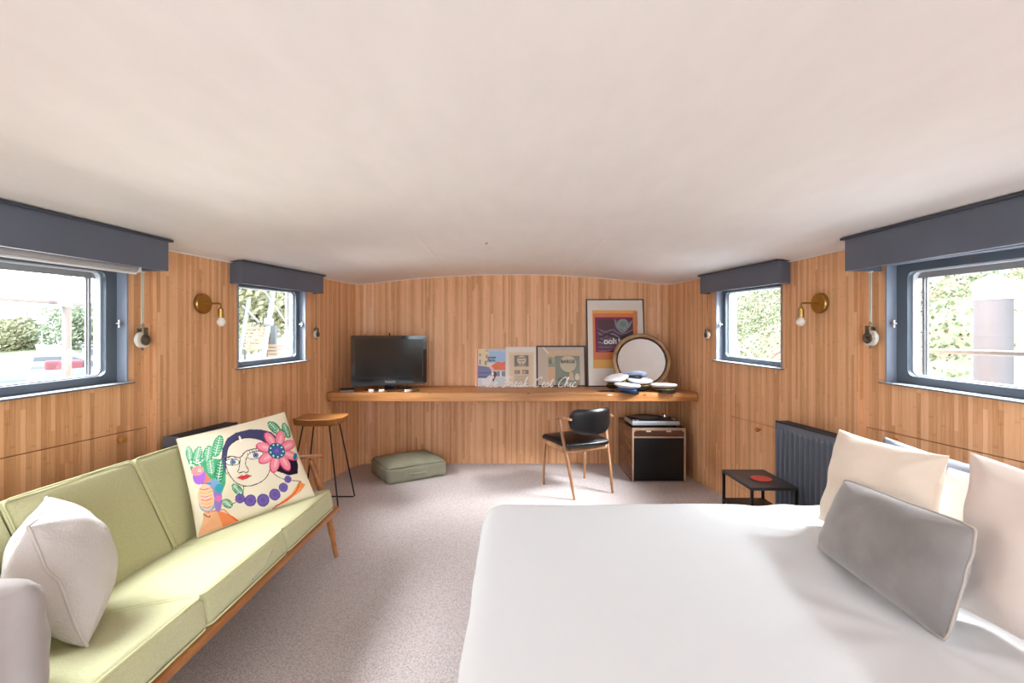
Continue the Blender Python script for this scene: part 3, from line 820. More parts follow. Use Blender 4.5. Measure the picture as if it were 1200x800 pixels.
c.rect(330, 450, 560, 560, 'd3cdd0'); c.rect(410, 470, 560, 550, '8b8fa0'); c.rect(465, 460, 490, 560, 'e6e9f2'); c.rect(320, 480, 345, 540, '555b70')
c.poly([(120, 590), (560, 560), (560, 740), (120, 740)], 'ccd3da'); c.poly([(180, 600), (330, 560), (400, 620), (330, 720), (200, 700)], 'dfe0e6')
c.ell(380, 510, 30, 40, '4b5062'); c.line([(360, 620), (385, 560), (405, 520)], 26, '7b4a46'); c.ell(350, 510, 20, 30, 'f2efe9')
c.rect(85, 100, 100, 740, 'f4d9c6'); c.rect(98, 100, 122, 740, 'e58f79')
c.rect(120, 690, 560, 740, 'd9ccbb')
picture('art_print', 'small unframed illustrated print of a red-roofed village, leftmost on the shelf', 'print', -.388, -.073, .402, 4.985, 5.055, 0, mat('card_edge', 'e7dcca', .7), c, (85, 105, 548, 715),
        writing=[('the', 258, 207, .018, '2f3a4a', .0004), ('House', 322, 243, .040, '2f3a4a', .0010), ('Farm', 330, 292, .040, '2f3a4a', .0012)])
# 2: white framed vintage page
c = Paint(520, 740, 'f3ece2')
c.rect(35, 70, 480, 700, 'ecd9c0'); c.rect(60, 110, 450, 690, 'e6cfb4')
c.rect(135, 125, 385, 320, '86827a'); c.ell(262, 205, 78, 78, 'd9cbb2'); c.poly([(240, 320), (262, 240), (284, 320)], '4d4a46'); c.poly([(135, 320), (230, 285), (300, 285), (385, 320)], 'bdb09b')
c.rect(215, 215, 315, 222, '6a655c')
for k in range(5): c.rect(150, 345+k*8, 370, 348+k*8, 'd5c2a8')
c.rect(140, 375, 235, 440, '9a8f80'); c.rect(270, 370, 385, 440, '8c8072'); c.rect(285, 385, 330, 430, 'c7b69c'); c.rect(160, 390, 200, 420, 'cdbca2')
for k in range(9): c.rect(135, 460+k*22, 385, 470+k*22, 'a89a88' if k % 2 else 'b9aa95')
c.rect(60, 690, 450, 695, 'caa98a')
picture('framed_page', 'white-framed vintage page with a round emblem, second from the left on the shelf', 'framed print', -.070, .258, .424, 4.985, 5.055, .013, mat('white_frame', 'ece8e4', .4), c, (0, 0, 495, 628),
        writing=[('BARGES', 262, 170, .020, '55504a', .0005), ('LIFE', 190, 405, .02, '55504a', .0004)], pane=True)
# 3: black framed BARGE print (canvas = crop at 13.333x from (620,400))
c = Paint(900, 720, 'cfc0b0')
c.poly([(150, 95), (880, 95), (820, 150), (300, 150)], 'c9bcb4'); c.rect(290, 150, 815, 690, 'ddc09a'); c.rect(310, 180, 800, 690, 'd8bf9f')
c.poly([(225, 100), (250, 100), (330, 190), (310, 205)], 'f5e6cc')
c.rect(315, 250, 425, 405, '9ba092'); c.ell(350, 320, 30, 40, '7f8478'); c.ell(395, 300, 25, 50, 'b1ab97'); c.rect(315, 420, 425, 600, 'd9b391')
c.rect(425, 230, 815, 690, '8d9388'); c.ell(630, 360, 135, 140, '6f756c'); c.ell(630, 355, 130, 130, 'cfc6ae')
c.poly([(650, 480), (700, 480), (720, 600), (640, 600)], 'd3b795'); c.ell(770, 560, 35, 60, 'e2d6c2'); c.poly([(740, 600), (800, 600), (800, 690), (740, 690)], '9a8f7c'); c.ell(520, 600, 60, 40, '777c73')
picture('framed_barge_print', 'black-framed faded print reading BARGE, beside the tall poster', 'framed print', .262, .788, .437, 4.985, 5.055, .014, mat('black_frame', '1b1a1d', .35), c, (150, 95, 885, 680),
        writing=[('BARGE', 626, 322, .050, '3c302b', .0016)], pane=True)
# 4: tall poster (canvas = crop at 6.667x from (680,340))
c = Paint(560, 760, 'efe9e2')
c.rect(100, 158, 462, 610, 'eeb160'); c.rect(104, 180, 462, 550, 'e0814c'); c.rect(104, 545, 462, 612, 'eeb862'); c.rect(430, 165, 465, 280, 'cf8a55')
c.rect(122, 212, 425, 488, '7d1c50'); c.rect(145, 235, 425, 470, '5b3a52')
for k in range(9):
    c.line([(145, 300+k*18), (200, 330+k*15), (260, 310+k*17), (330, 345+k*13), (425, 310+k*18)], 6, ['8b8596', '3b2e3e', 'a7a3b3', '5d4c60'][k % 4])
c.rect(150, 235, 270, 310, '4b2f38')
for k in range(6): c.line([(280, 225), (295+k*8, 290+k*6), (340, 330-k*8), (390-k*8, 290), (420, 240)], 7, ['9fa3ad', '6c7f86', 'b5b2bb', '4d4f5f'][k % 4])
c.ell(345, 265, 45, 40, '8a9694'); c.ell(345, 265, 25, 22, '6f8a80'); c.line([(150, 370), (230, 350), (300, 375), (425, 350)], 14, '2b2028'); c.line([(150, 475), (240, 470), (300, 420)], 8, 'a86b8f')
picture('framed_poster', 'tall framed orange and maroon poster leaning on the back wall', 'framed poster', .800, 1.420, .94, 4.965, 5.070, .011, mat('black_frame', '1b1a1d', .35), c, (60, 76, 508, 745),
        writing=[('ooh', 240, 402, .088, 'f3f0ee', .0028), ('la la', 355, 402, .088, 'f3f0ee', .0028)], pane=True)

# ------------------------------------------------------------------ script sign "Le Freak C'est Chic"
def L(pts, x): return [(x+a*.55+b*.28, b) for a, b in pts]
glyph = {
 'L': ([[(.75, .95), (.55, 1.05), (.4, .9), (.45, .55), (.3, .12), (.1, .02), (.05, .12), (.3, .12), (.6, 0), (.9, .08)]], .95),
 'e': ([[(0, .2), (.25, .28), (.38, .42), (.25, .52), (.1, .35), (.12, .1), (.3, .02), (.55, .15)]], .52),
 'F': ([[(.15, .88), (.4, 1.03), (1.1, 1.0)], [(.62, 1.0), (.5, .5), (.38, .05), (.12, .0), (.02, .12)], [(.25, .52), (.85, .56)]], .85),
 'r': ([[(0, .15), (.15, .48), (.22, .42), (.35, .48), (.38, .2), (.42, .04), (.6, .15)]], .58),
 'a': ([[(.45, .42), (.25, .5), (.08, .28), (.12, .05), (.3, .08), (.46, .4), (.42, .1), (.5, .02), (.68, .15)]], .66),
 'k': ([[(0, .15), (.25, .7), (.35, 1.02), (.22, .95), (.12, .4), (.1, .0)], [(.12, .2), (.35, .48), (.3, .3), (.2, .28), (.4, .05), (.62, .12)]], .68),
 'C': ([[(.95, .85), (.85, 1.02), (.55, .95), (.2, .55), (.15, .15), (.4, 0), (.75, .12)]], .85),
 "'": ([[(.1, 1.05), (.02, .85)]], .22),
 's': ([[(0, .15), (.25, .52), (.3, .3), (.28, .08), (.1, .03), (.05, .1)], [(.28, .08), (.5, .15)]], .5),
 't': ([[(0, .15), (.25, .85), (.15, .3), (.2, .03), (.45, .15)], [(0, .62), (.4, .66)]], .45),
 'h': ([[(0, .15), (.25, .7), (.33, 1.0), (.22, .95), (.12, .4), (.08, 0), (.25, .45), (.4, .42), (.38, .08), (.6, .12)]], .62),
 'i': ([[(0, .15), (.15, .48), (.12, .08), (.25, .02), (.4, .15)], [(.24, .72), (.26, .76)]], .38),
 'c': ([[(.38, .42), (.25, .52), (.06, .3), (.12, .04), (.35, .04), (.55, .15)]], .5)}
t = thing('script_sign', 'white handwriting-style sign reading Le Freak C\'est Chic in front of the prints', 'sign', (.2, 4.86, SZ+.001))
words = ['Le', 'Freak', "C'est", 'Chic']; total = 0; lay = []
for wd in words:
    for ch in wd: lay.append((wd, ch, total)); total += glyph[ch][1]*.55
    total += .28
sc_x = .98/total; hh = .098; SIGN = mat('sign_white', 'f4f2f0', .35); x0 = -.275
for wi, wd in enumerate(words):
    g = G()
    for (w_, ch, ox) in lay:
        if w_ != wd: continue
        for st in glyph[ch][0]:
            pth = [((ox+a*.55+b*.30*.55)*sc_x+x0, 4.86, SZ+.008+b*hh) for a, b in st]
            g.tube(smooth_path(pth, 5), .0052, 8, flat=(1, 1))
    obj('word', g, SIGN, t, True)
g = G(); g.rbox((.2, 4.86, SZ+.003), (1.0, .03, .004), .0015, n=1); obj('base_strip', g, glass('clear_acrylic'), t, True)

# ------------------------------------------------------------------ round mirror
t = thing('round_mirror', 'round mirror in a tan wooden frame leaning on the poster', 'mirror', (1.305, 4.70, SZ+.001)); t.rotation_euler = (-math.radians(17), 0, -math.radians(9))
M = Matrix(((1, 0, 0, 0), (0, 0, -1, 0), (0, 1, 0, .292), (0, 0, 0, 1)))
g = G(); g.lathe([(.247, -.012), (.289, -.012), (.292, .008), (.285, .022), (.27, .027), (.256, .02), (.247, .004)], 72, M, caps=False); g2 = None
obj('frame', g, wood('mirror_rim_wood', '8f6b47', 'b8946a', (9, 9, 9), .5), t)
g = G(); g.lathe([(.236, .0), (.249, .0), (.250, .014), (.243, .016), (.236, .006)], 72, M, caps=False); obj('inner_rim', g, mat('dark_rim', '3a241a', .4), t)
g = G(); g.lathe([(0, -.004), (.24, -.004), (.24, .002), (0, .002)], 64, M); obj('mirror_glass', g, mat('mirror_silver', 'f2efec', .03, 1), t)
g = G(); g.lathe([(0, -.014), (.26, -.014), (.26, -.006), (0, -.006)], 48, M); obj('backing', g, mat('backing_card', '6d5a48', .8), t)
g = G()
for a in (12, 78, 195, 290):
    g = G(); g.box((.241*math.cos(math.radians(a)), .241*math.sin(math.radians(a)), .008), (.014, .014, .012), M, b=.002); obj('clip', g, BLACKM, t)

# ------------------------------------------------------------------ captain's hats
HATW = mat('hat_white', 'e9e9ee', .8, bump=(90, .1)); HATB = mat('hat_black', '16161a', .35); GOLD = mat('gold_braid', 'c2a44a', .4, .6); BLUEB = mat('hat_blue', '3f5f9a', .7); PALEB = mat('hat_pale_blue', 'aebdd6', .8, bump=(90, .1))
def hat(crown, band, braid=True):
    t = thing('captain_hat', 'x', 'hat')
    g = G(); g.lathe([(0, .060), (.075, .064), (.118, .060), (.132, .050), (.128, .038), (.100, .026), (.088, .022)], 36)
    g.v = [(x*.92, y*1.06, z+.010*max(0, -y)/.13) for x, y, z in g.v]; obj('crown', g, crown, t)
    g = G(); g.lathe([(.084, 0), (.090, 0), (.0915, .028), (.086, .030)], 36); obj('band', g, band, t)
    g = G(); pts = []
    def vis(a, b):
        an = PI+PI*(.12+.76*a); r = .088+.05*b*math.sin(PI*a)**.6
        return (r*math.cos(an), r*math.sin(an), .006-.022*b*math.sin(PI*a))
    g.grid(20, 5, vis); g.grid(20, 5, lambda a, b: tuple(Vector(vis(a, b))-Vector((0, 0, .003))), flip=True); obj('peak', g, HATB, t)
    if braid:
        g = G(); g.tube([(.0935*math.cos(PI+PI*k/20), .0935*math.sin(PI+PI*k/20), .012) for k in range(21)], .005, 8)
        bb = obj('braid', g, GOLD, t)
        g = G(); g.lathe([(0, 0), (.014, 0), (.012, .004), (0, .006)], 14, Matrix.Translation((0, -.093, .036)) @ Matrix.Rotation(PI/2, 4, 'X')); obj('badge', g, GOLD, t)
    return t
h0 = hat(HATW, HATB); h1 = hat(HATW, BLUEB, False); h2 = hat(PALEB, HATB, False)
def put(h, loc, rot, label): h.location = loc; h.rotation_euler = rot; h['label'] = label; h['group'] = 'captain hats heaped on the desk shelf'
put(h0, (1.455, 4.50, SZ+.016), (0, 0, .1), 'white captain hat at the right end of the heap')
put(dup(h0), (1.25, 4.60, SZ+.055), (.12, .06, -.25), 'white captain hat with gold braid topping the heap before the mirror')
put(dup(h0), (1.035, 4.63, SZ+.075), (.22, -.12, -.5), 'white captain hat with gold badge at the upper left of the heap')
put(dup(h0), (.91, 4.55, SZ-.002), (PI-.18, .1, .4), 'captain hat lying upside down with gold braid up, leftmost of the heap')
put(h1, (1.10, 4.49, SZ+.016), (.06, .05, .25), 'white hat with a blue band at the front of the heap')
put(h2, (1.215, 4.69, SZ+.10), (-.15, .18, .6), 'pale blue cap propped against the mirror glass')

# ------------------------------------------------------------------ cabinet under the shelf and its turntable
WALN = wood('walnut_veneer', '5f3d2a', '8a6046', (9, 1.3, 9), .25); WEDGE = wood('cabinet_edge', '9b7a62', 'b89a82', (6, 6, 2), .4)
cx0, cx1, cy0, cy1, chh = 1.133, 1.640, 4.425, 5.0, .512
t = thing('record_cabinet', 'walnut box cabinet with black front panel under the shelf end', 'cabinet', ((cx0+cx1)/2, (cy0+cy1)/2, 0))
def wb(name, x0, x1, y0, y1, z0, z1, m, b=.002):
    g = G(); g.box(((x0+x1)/2, (y0+y1)/2, (z0+z1)/2), (x1-x0, y1-y0, z1-z0), b=b); return obj(name, g, m, t, True)
wb('side_panel', cx0, cx0+.018, cy0+.004, cy1, 0.001, chh-.02, WALN); wb('side_panel', cx1-.018, cx1, cy0+.004, cy1, 0.001, chh-.02, WALN)
wb('top_panel', cx0, cx1, cy0+.004, cy1, chh-.018, chh, mat('cabinet_top_black', '1a1615', .25)); wb('back_panel', cx0+.018, cx1-.018, cy1-.012, cy1, .01, chh-.02, WALN)
g = G()
for x in (cx0+.008, cx1-.008): g.box((x, cy0+.004, chh/2), (.016, .01, chh-.004), b=.003)
g.box(((cx0+cx1)/2, cy0+.004, chh-.014), (cx1-cx0-.01, .01, .024), b=.003)
for sx in (-1, 1):
    q = (cx0+cx1)/2+sx*(.2535-.030)
    g.prism([(q+sx*.018, 0), (q+sx*.018, -.022), (q-sx*.006, 0)], -.005, .005, Matrix(((1, 0, 0, 0), (0, 0, 1, cy0+.006), (0, 1, 0, chh-.026), (0, 0, 0, 1))))
obj('front_edging', g, WEDGE, t, True)
wb('drawer_front', cx0+.018, cx1-.018, cy0+.035, cy0+.05, chh-.085, chh-.02, mat('drawer_brown', '6d4433', .4))
wb('rail', cx0+.016, cx1-.016, cy0+.008, cy0+.02, chh-.098, chh-.086, WEDGE)
wb('door', cx0+.018, cx1-.018, cy0+.010, cy0+.026, .012, chh-.100, mat('black_board', '0d0d0f', .3, vary=(9, .5)))
g = G()
for x in (-.1, .09): g = G(); g.rbox(((cx0+cx1)/2+x, cy0-.002, chh-.033), (.045, .012, .012), .003, n=1); obj('catch', g, mat('catch_pale', 'cfc0b2', .5), t, True)
t = thing('turntable', 'silver turntable with black deck on top of the cabinet', 'turntable', (1.375, 4.66, chh+.001))
TS = mat('turntable_silver', 'b4b8bc', .35, .5)
g = G(); g.rbox((0, -.02, .030), (.455, .32, .042), .008, n=2); obj('plinth', g, TS, t)
g = G(); g.box((0, -.016, .0515), (.44, .305, .004), b=.001); obj('deck_plate', g, BLACKM, t)
g = G(); g.lathe([(0, .053), (.142, .053), (.146, .057), (.146, .068), (.140, .072), (.134, .070), (0, .070)], 48, Matrix.Translation((-.055, -.015, 0))); obj('platter', g, mat('platter_black', '1c1c1f', .3), t)
g = G(); g.lathe([(0, .070), (.05, .070), (.05, .072), (.004, .072), (.003, .082), (0, .082)], 32, Matrix.Translation((-.055, -.015, 0))); obj('record_label', g, mat('label_grey', '8a8a8e', .5), t)
g = G(); g.lathe([(0, .053), (.03, .053), (.028, .075), (.012, .085), (0, .085)], 24, Matrix.Translation((.165, .085, 0))); g.tube(smooth_path([(.165, .12, .083), (.165, .05, .083), (.16, -.05, .08), (.13, -.1, .076), (.10, -.115, .075)]), .0045, 10); obj('tonearm', g, CHROME, t)
g = G()
for (x, y) in ((-.205, -.15), (-.17, -.15), (.2, -.11), (.2, -.06)): g = G(); g.rbox((x, y, .056), (.022, .018, .008), .003, n=1); obj('button', g, TS, t)
g = G()
for (x, y) in ((-.19, -.14), (.19, -.14), (-.19, .11), (.19, .11)): g = G(); g.lathe([(0, 0), (.018, 0), (.018, .01), (0, .01)], 16, Matrix.Translation((x, y, 0))); obj('foot', g, BLACKM, t)

# ------------------------------------------------------------------ desk chair
t = thing('desk_chair', 'walnut armchair with black leather seat and curved back by the desk shelf', 'chair', (.597, 4.245, 0), math.radians(25.5))
for sx in (-1, 1):
    g = G(); g.tube([(sx*.228, .232, .0), (sx*.226, .228, .2), (sx*.222, .215, .40), (sx*.222, .215, .43)], [.011, .014, .017, .016], 14); obj('leg', g, TEAKC, t)
    g = G(); g.tube(smooth_path([(sx*.198, -.245, 0), (sx*.208, -.20, .18), (sx*.222, -.14, .40), (sx*.238, -.085, .60), (sx*.242, -.072, .655)]), [.011]*3+[.013]*4+[.015]*12+[.014]*3+[.013]*3, 14); obj('leg', g, TEAKC, t)
    g = G(); g.tube(smooth_path([(sx*.245, -.045, .655), (sx*.245, -.08, .668), (sx*.235, -.15, .672), (sx*.212, -.215, .668)]), .017, 12, flat=(1.15, .6)); obj('armrest', g, TEAKC, t)
    g = G(); g.tube([(sx*.220, .225, .405), (sx*.222, .05, .400), (sx*.220, -.15, .385)], .016, 12, flat=(.7, 1.5)); obj('side_rail', g, TEAKC, t)
g = G(); g.tube([(-.222, .222, .405), (.222, .222, .405)], .016, 12, flat=(.7, 1.4)); obj('front_rail', g, TEAKC, t)
g = G(); g.tube([(-.215, -.14, .385), (.215, -.14, .385)], .016, 12, flat=(.7, 1.4)); obj('rear_rail', g, TEAKC, t)
g = G(); g.rbox((0, .035, .442), (.475, .43, .05), .022, puff=(.012, .012, .018), n=8)
g.v = [(x*(1-.10*(.25-y)/.43*1.0), y, z-.03*max(0, (.05-y))) for x, y, z in g.v]; obj('seat', g, LEATHER, t)
g = G()
def bk(a, b, front):
    th = (a-.5)*2; x = .225*th*(1-.04*th*th); hgt = .1*(1-abs(th)**3.6)**.5+.012
    y = -.235-.03+.085*abs(th)**2; zc = .645; z = zc+((b-.5)*2*hgt if b < .5 else (b-.5)*2*(.10*(1-abs(th)**8)**.5+.008))+.004*th*th
    thk = .019*(1-abs(th)**6)**.5*(1-abs(2*b-1)**4)**.5
    return (x, y+(thk if front else -thk)-.04*(z-zc), z)
g.grid(36, 16, lambda a, b: bk(a, b, True), flip=True); g.grid(36, 16, lambda a, b: bk(a, b, False)); obj('backrest', g, LEATHER, t)

# ------------------------------------------------------------------ floor pouf
def fabric_box(name, label, cat, c, d, rotz, r, puff, m, wob=.006, group=None):
    g = G(); g.rbox((0, 0, d[2]/2), d, r, puff=puff, n=14, wob=wob, arc=4)
    mz = min(p[2] for p in g.v); g.v = [(x, y, max(z-0, .001)) for x, y, z in g.v]
    t = thing(name, label, cat, (c[0], c[1], .0), rotz, group); obj('cover', g, m, t); return t
POUFM = mat('olive_canvas', '8e8c78', .9, spec=.15, bump=(260, .3), vary=(9, .08))
t = fabric_box('floor_cushion', 'square olive green floor cushion with carry handle below the shelf', 'floor cushion', (-1.035, 4.70), (.60, .52, .15), math.radians(33), .035, (.012, .012, .045), POUFM)
g = G()
for z in (.143, .012):
    g.tube([(x, y, z) for x, y in loop(.585, .505, .04, 5)], .0045, 8, closed=True)
obj('piping', g, mat('olive_piping', '6a6a58', .9), t)
g = G(); g.tube(smooth_path([(-.075, -.270, .07), (-.05, -.284, .076), (0, -.289, .078), (.05, -.284, .076), (.075, -.270, .07)]), .010, 8, flat=(.35, 1)); g.box((-.08, -.267, .07), (.03, .008, .03), b=.002); g.box((.08, -.267, .07), (.03, .008, .03), b=.002)
obj('handle', g, mat('olive_handle', '8f8e79', .85), t)

# ------------------------------------------------------------------ bar stool
t = thing('bar_stool', 'wooden saddle-seat stool on black hairpin legs beside the sofa', 'stool', (-1.55, 3.82, 0))
g = G()
def seat_fn(a, b, top):
    x = (a-.5)*.375; y = (b-.5)*.30; sx = x/.1875; sy = y/.15
    k = 1-.10*sx*sx*0; y = y*(1-.10*abs(sx)**4); x = x*(1-.06*abs(sy)**4)
    z = .716+.010*sx*sx-.008*(1-sy*sy)
    if not top: z = .662+.008*sx*sx; x *= .95; y *= .93
    return (x, y, z)
n = 18
vs = [seat_fn(i/n, j/n, True) for j in range(n+1) for i in range(n+1)]+[seat_fn(i/n, j/n, False) for j in range(n+1) for i in range(n+1)]
N = (n+1)**2; fs = []
for j in range(n):
    for i in range(n):
        q = (j*(n+1)+i, j*(n+1)+i+1, (j+1)*(n+1)+i+1, (j+1)*(n+1)+i); fs.append(q); fs.append(tuple(N+e for e in reversed(q)))
ed = [i for i in range(n+1)]+[(j+1)*(n+1)+n for j in range(n)]+[n*(n+1)+n-1-i for i in range(n)]+[(n-1-j)*(n+1) for j in range(n-1)]
for a, b in zip(ed, ed[1:]+ed[:1]): fs.append((b, a, N+a, N+b))
g.add(vs, fs, False); o = obj('seat', g, STOOLW, t); o.rotation_euler = (0, 0, 0)
bv = o.modifiers.new('b', 'BEVEL'); bv.width = .006; bv.segments = 3; bv.angle_limit = .7; bv.limit_method = 'ANGLE'
for (sy, yf) in ((-1, -.185), (1, .185)):
    for sx in (-1, 1):
        g = G(); g.tube([(sx*.105, sy*.105, .658), (sx*.207, yf, .012), (sx*.195, yf, .006), (sx*.06, yf, .006)] , .0058, 10); obj('leg', g, BLACKM, t)
    g = G(); g.cyl((-.07, yf, .006), (.07, yf, .006), .0058, 10); obj('floor_bar', g, BLACKM, t)
g = G()
for sx in (-1, 1): g.cyl((sx*.105, -.105, .656), (sx*.105, .105, .656), .0058, 10)
g.box((0, 0, .660), (.22, .18, .004)); obj('seat_bracket', g, BLACKM, t)

# ------------------------------------------------------------------ side table with coaster
t = thing('side_table', 'small black metal two-tier side table between bed and radiator', 'side table', (1.59, 3.037, 0))
w_, d_ = .285, .395
for z, nm in ((.45, 'table_top'), (.255, 'lower_shelf')):
    g = G(); g.box((0, 0, z-.006), (w_-.004, d_-.004, .010), b=.001); g.ring(loop(w_, d_, .003, 1), loop(w_-.012, d_-.012, .002, 1), z-.018, z+.0005); obj(nm, g, mat('table_top_grey', '34353a', .4) if z > .4 else BLACKM, t)
for sx in (-1, 1):
    for sy in (-1, 1):
        g = G(); g.box((sx*(w_/2-.008), sy*(d_/2-.008), .2225), (.016, .016, .443), b=.002); obj('leg', g, BLACKM, t)
g = G(); g.lathe([(0, 0), (.060, 0), (.0625, .003), (.060, .007), (0, .007)], 36); o = obj('coaster', g, mat('coaster_red', 'd4533f', .6)); o.location = (1.60, 3.01, .4512)
tag(o, 'round red coaster on the black side table', 'coaster')

# ------------------------------------------------------------------ sofa
t = thing('sofa', 'mid-century three-seat sofa with pale green cushions and teak frame', 'sofa', (-1.45, 1.96, 0))
Ry = Matrix.Rotation
tilt = math.atan(.19)
cy_ = [1.355, 1.955, 2.555]; cy_ = [1.37, 1.955, 2.54]; cl = .592
def sp(path, nm, m): g = G(); g.tube(path, .0045, 8, closed=True); return obj(nm, g, m, nm_parent, True)
for i, y in enumerate(cy_):
    # seat cushion, tilted down to the back
    Ms = Matrix.Translation((-1.092, y, .447)) @ Matrix.Rotation(-tilt, 4, 'Y')
    g = G(); g.rbox((-.325, 0, -.060), (.65, cl, .118), .026, puff=(.006, .006, .012), n=10, M=Ms, wob=.0025, seed=i*5)
    c_ = obj('seat_cushion', g, GREENF, t, True)
    g = G()
    for z in (-.004, -.116): g.tube([Ms @ Vector((x-.325, yy, z)) for x, yy in loop(.642, cl-.008, .03, 4)], .0042, 8, closed=True)
    obj('piping', g, GREENP, c_, True)
    # back cushion
    bt = math.atan2(.21, .44)
    Mb = Matrix.Translation((-1.600, y, .335)) @ Matrix.Rotation(-bt, 4, 'Y')
    g = G(); g.rbox((-.045, 0, .245), (.088, cl-.016, .49), .028, puff=(.014, .003, .004), n=10, M=Mb, wob=.0025, seed=i*9+3)
    c_ = obj('back_cushion', g, GREENF, t, True)
    g = G()
    for x in (-.006, -.084): g.tube([Mb @ Vector((x, yy, z+.245)) for yy, z in loop(cl-.016, .485, .03, 4)], .0042, 8, closed=True)
    obj('piping', g, GREENP, c_, True)
g = G(); Ms = Matrix.Translation((-1.092, 1.955, .447)) @ Matrix.Rotation(-tilt, 4, 'Y')
g.tube([Ms @ Vector((.006, -.02, -.09)), Ms @ Vector((.0065, .08, -.085)), Ms @ Vector((.006, .16, -.05))], .003, 6); obj('zip', g, mat('zip_grey', 'b9b9a8', .5), t, True)
zr = .307
g = G(); g.box((-1.072, 1.96, zr+.004), (.032, 1.85, .028), b=.005); obj('front_rail', g, TEAK, t, True)
g = G(); g.box((-1.70, 1.96, .205), (.03, 1.80, .05), b=.006); obj('rear_rail', g, TEAK, t, True)
for y in (1.085, 2.835):
    g = G(); g.tube([(-1.10, y, zr), (-1.72, y, .20)], .02, 12, flat=(.8, 1.2)); obj('side_rail', g, TEAK, t, True)
for k in range(7):
    y = 1.2+k*.25
    g = G(); g.box((0, 0, 0), (.60, .05, .012), Matrix.Translation((-1.41, y, .245)) @ Matrix.Rotation(-tilt*.93, 4, 'Y'), b=.002); obj('seat_slat', g, TEAK, t, True)
g = G(); g.tube([(-1.885, 1.08, .67), (-1.885, 2.84, .67)], .018, 12, flat=(.7, 1.5)); obj('top_rail', g, TEAK, t, True)
for k in range(8):
    y = 1.14+k*.234
    g = G(); g.tube([(-1.72, y, .21), (-1.885, y, .67)], .010, 10); obj('back_spindle', g, TEAK, t, True)
for y in (.975, 2.905):
    g = G(); g.tube(smooth_path([(-1.087, y, 0), (-1.11, y, .12), (-1.145, y, .30), (-1.19, y, .44), (-1.245, y, .60)]), [.012]*2+[.014]*5+[.019]*8+[.020]*5+[.017]*5, 14); obj('leg', g, TEAK, t, True)
    g = G(); g.tube([(-1.80, y, 0), (-1.79, y, .2), (-1.86, y, .45), (-1.925, y, .68)], [.012, .018, .018, .014], 14); obj('leg', g, TEAK, t, True)
    g = G(); g.tube(smooth_path([(-1.165, y, .628), (-1.22, y, .625), (-1.40, y, .612), (-1.70, y, .595), (-1.90, y, .59)]), [.010, .014]+[.02]*19+[.017]*4, 12, flat=(1.3, .55)); obj('armrest', g, TEAK, t, True)
for y, y2 in ((.975, 1.085), (2.905, 2.835)):
    g = G(); g.box((-1.14, (y+y2)/2, zr-.002), (.04, abs(y-y2)+.02, .03), b=.004); g.box((-1.755, (y+y2)/2, .21), (.11, abs(y-y2)+.03, .03), b=.004); obj('cross_block', g, TEAK, t, True)

# ------------------------------------------------------------------ pillows
def pillow(BL, BR, TR, TL, bulge, pinch=.06, n=44, seed=0, wr=.006, ex=.5, asym=1., corner=.0, back=None):
    BL, BR, TR, TL = map(Vector, (BL, BR, TR, TL))
    nrm = (BR-BL).cross(TL-BL).normalized()
    sz = ((BR-BL).length+(TL-BL).length)/2
    vs = []; uvn = []
    for side in (1, -1):
        for j in range(n+1):
            for i in range(n+1):
                # denser toward the hems
                u = -math.cos(PI*i/n)*.35+(-1+2*i/n)*.65; v = -math.cos(PI*j/n)*.35+(-1+2*j/n)*.65
                if i in (0, n): u = math.copysign(1, u)
                if j in (0, n): v = math.copysign(1, v)
                up = u*(1-pinch*(1-v*v)); vp = v*(1-pinch*(1-u*u))
                a, b = (up+1)/2, (vp+1)/2
                p = BL*(1-a)*(1-b)+BR*a*(1-b)+TR*a*b+TL*(1-a)*b
                h = max(0, (1-u*u)*(1-v*v))**ex*bulge; ck = 1-corner*(abs(u)*abs(v))**5; up *= ck; vp *= ck; a, b = (up+1)/2, (vp+1)/2; p = BL*(1-a)*(1-b)+BR*a*(1-b)+TR*a*b+TL*(1-a)*b
                # wrinkles radiate from the corners
                e = max(abs(u), abs(v)); cr = max(0, abs(u)*abs(v)-.25)
                w = mnoise.noise(Vector((u*2.2+seed, v*2.2, side*3.)))*wr
                ang = math.atan2(1.02-abs(v), 1.02-abs(u)); w += math.sin(ang*11+seed)*wr*.8*cr*(1-e**6)
                w *= min(1, h/(bulge*.25+1e-6))
                b_ = back if (back is not None and side < 0) else 1
                q = p+nrm*side*(h*b_+w)
                # slightly wavy hem
                if e > .999: q = p+nrm*mnoise.noise(Vector((u*2.5+seed, v*2.5, 9)))*wr*1.2
                vs.append(tuple(q)); uvn.append((up, vp, side))
    N = (n+1)**2; fs = []
    # share the hem
    def ix(i, j, s):
        if s < 0 and (i in (0, n) or j in (0, n)): s = 1
        return (0 if s > 0 else N)+j*(n+1)+i
    for s in (1, -1):
        for j in range(n):
            for i in range(n):
                q = (ix(i, j, s), ix(i+1, j, s), ix(i+1, j+1, s), ix(i, j+1, s)); fs.append(q if s > 0 else tuple(reversed(q)))
    g = G(); g.add(vs, fs, True)
    hem = [vs[i] for i in range(n+1)]+[vs[j*(n+1)+n] for j in range(1, n+1)]+[vs[n*(n+1)+i] for i in range(n-1, -1, -1)]+[vs[j*(n+1)] for j in range(n-1, 0, -1)]
    return g, hem, uvn

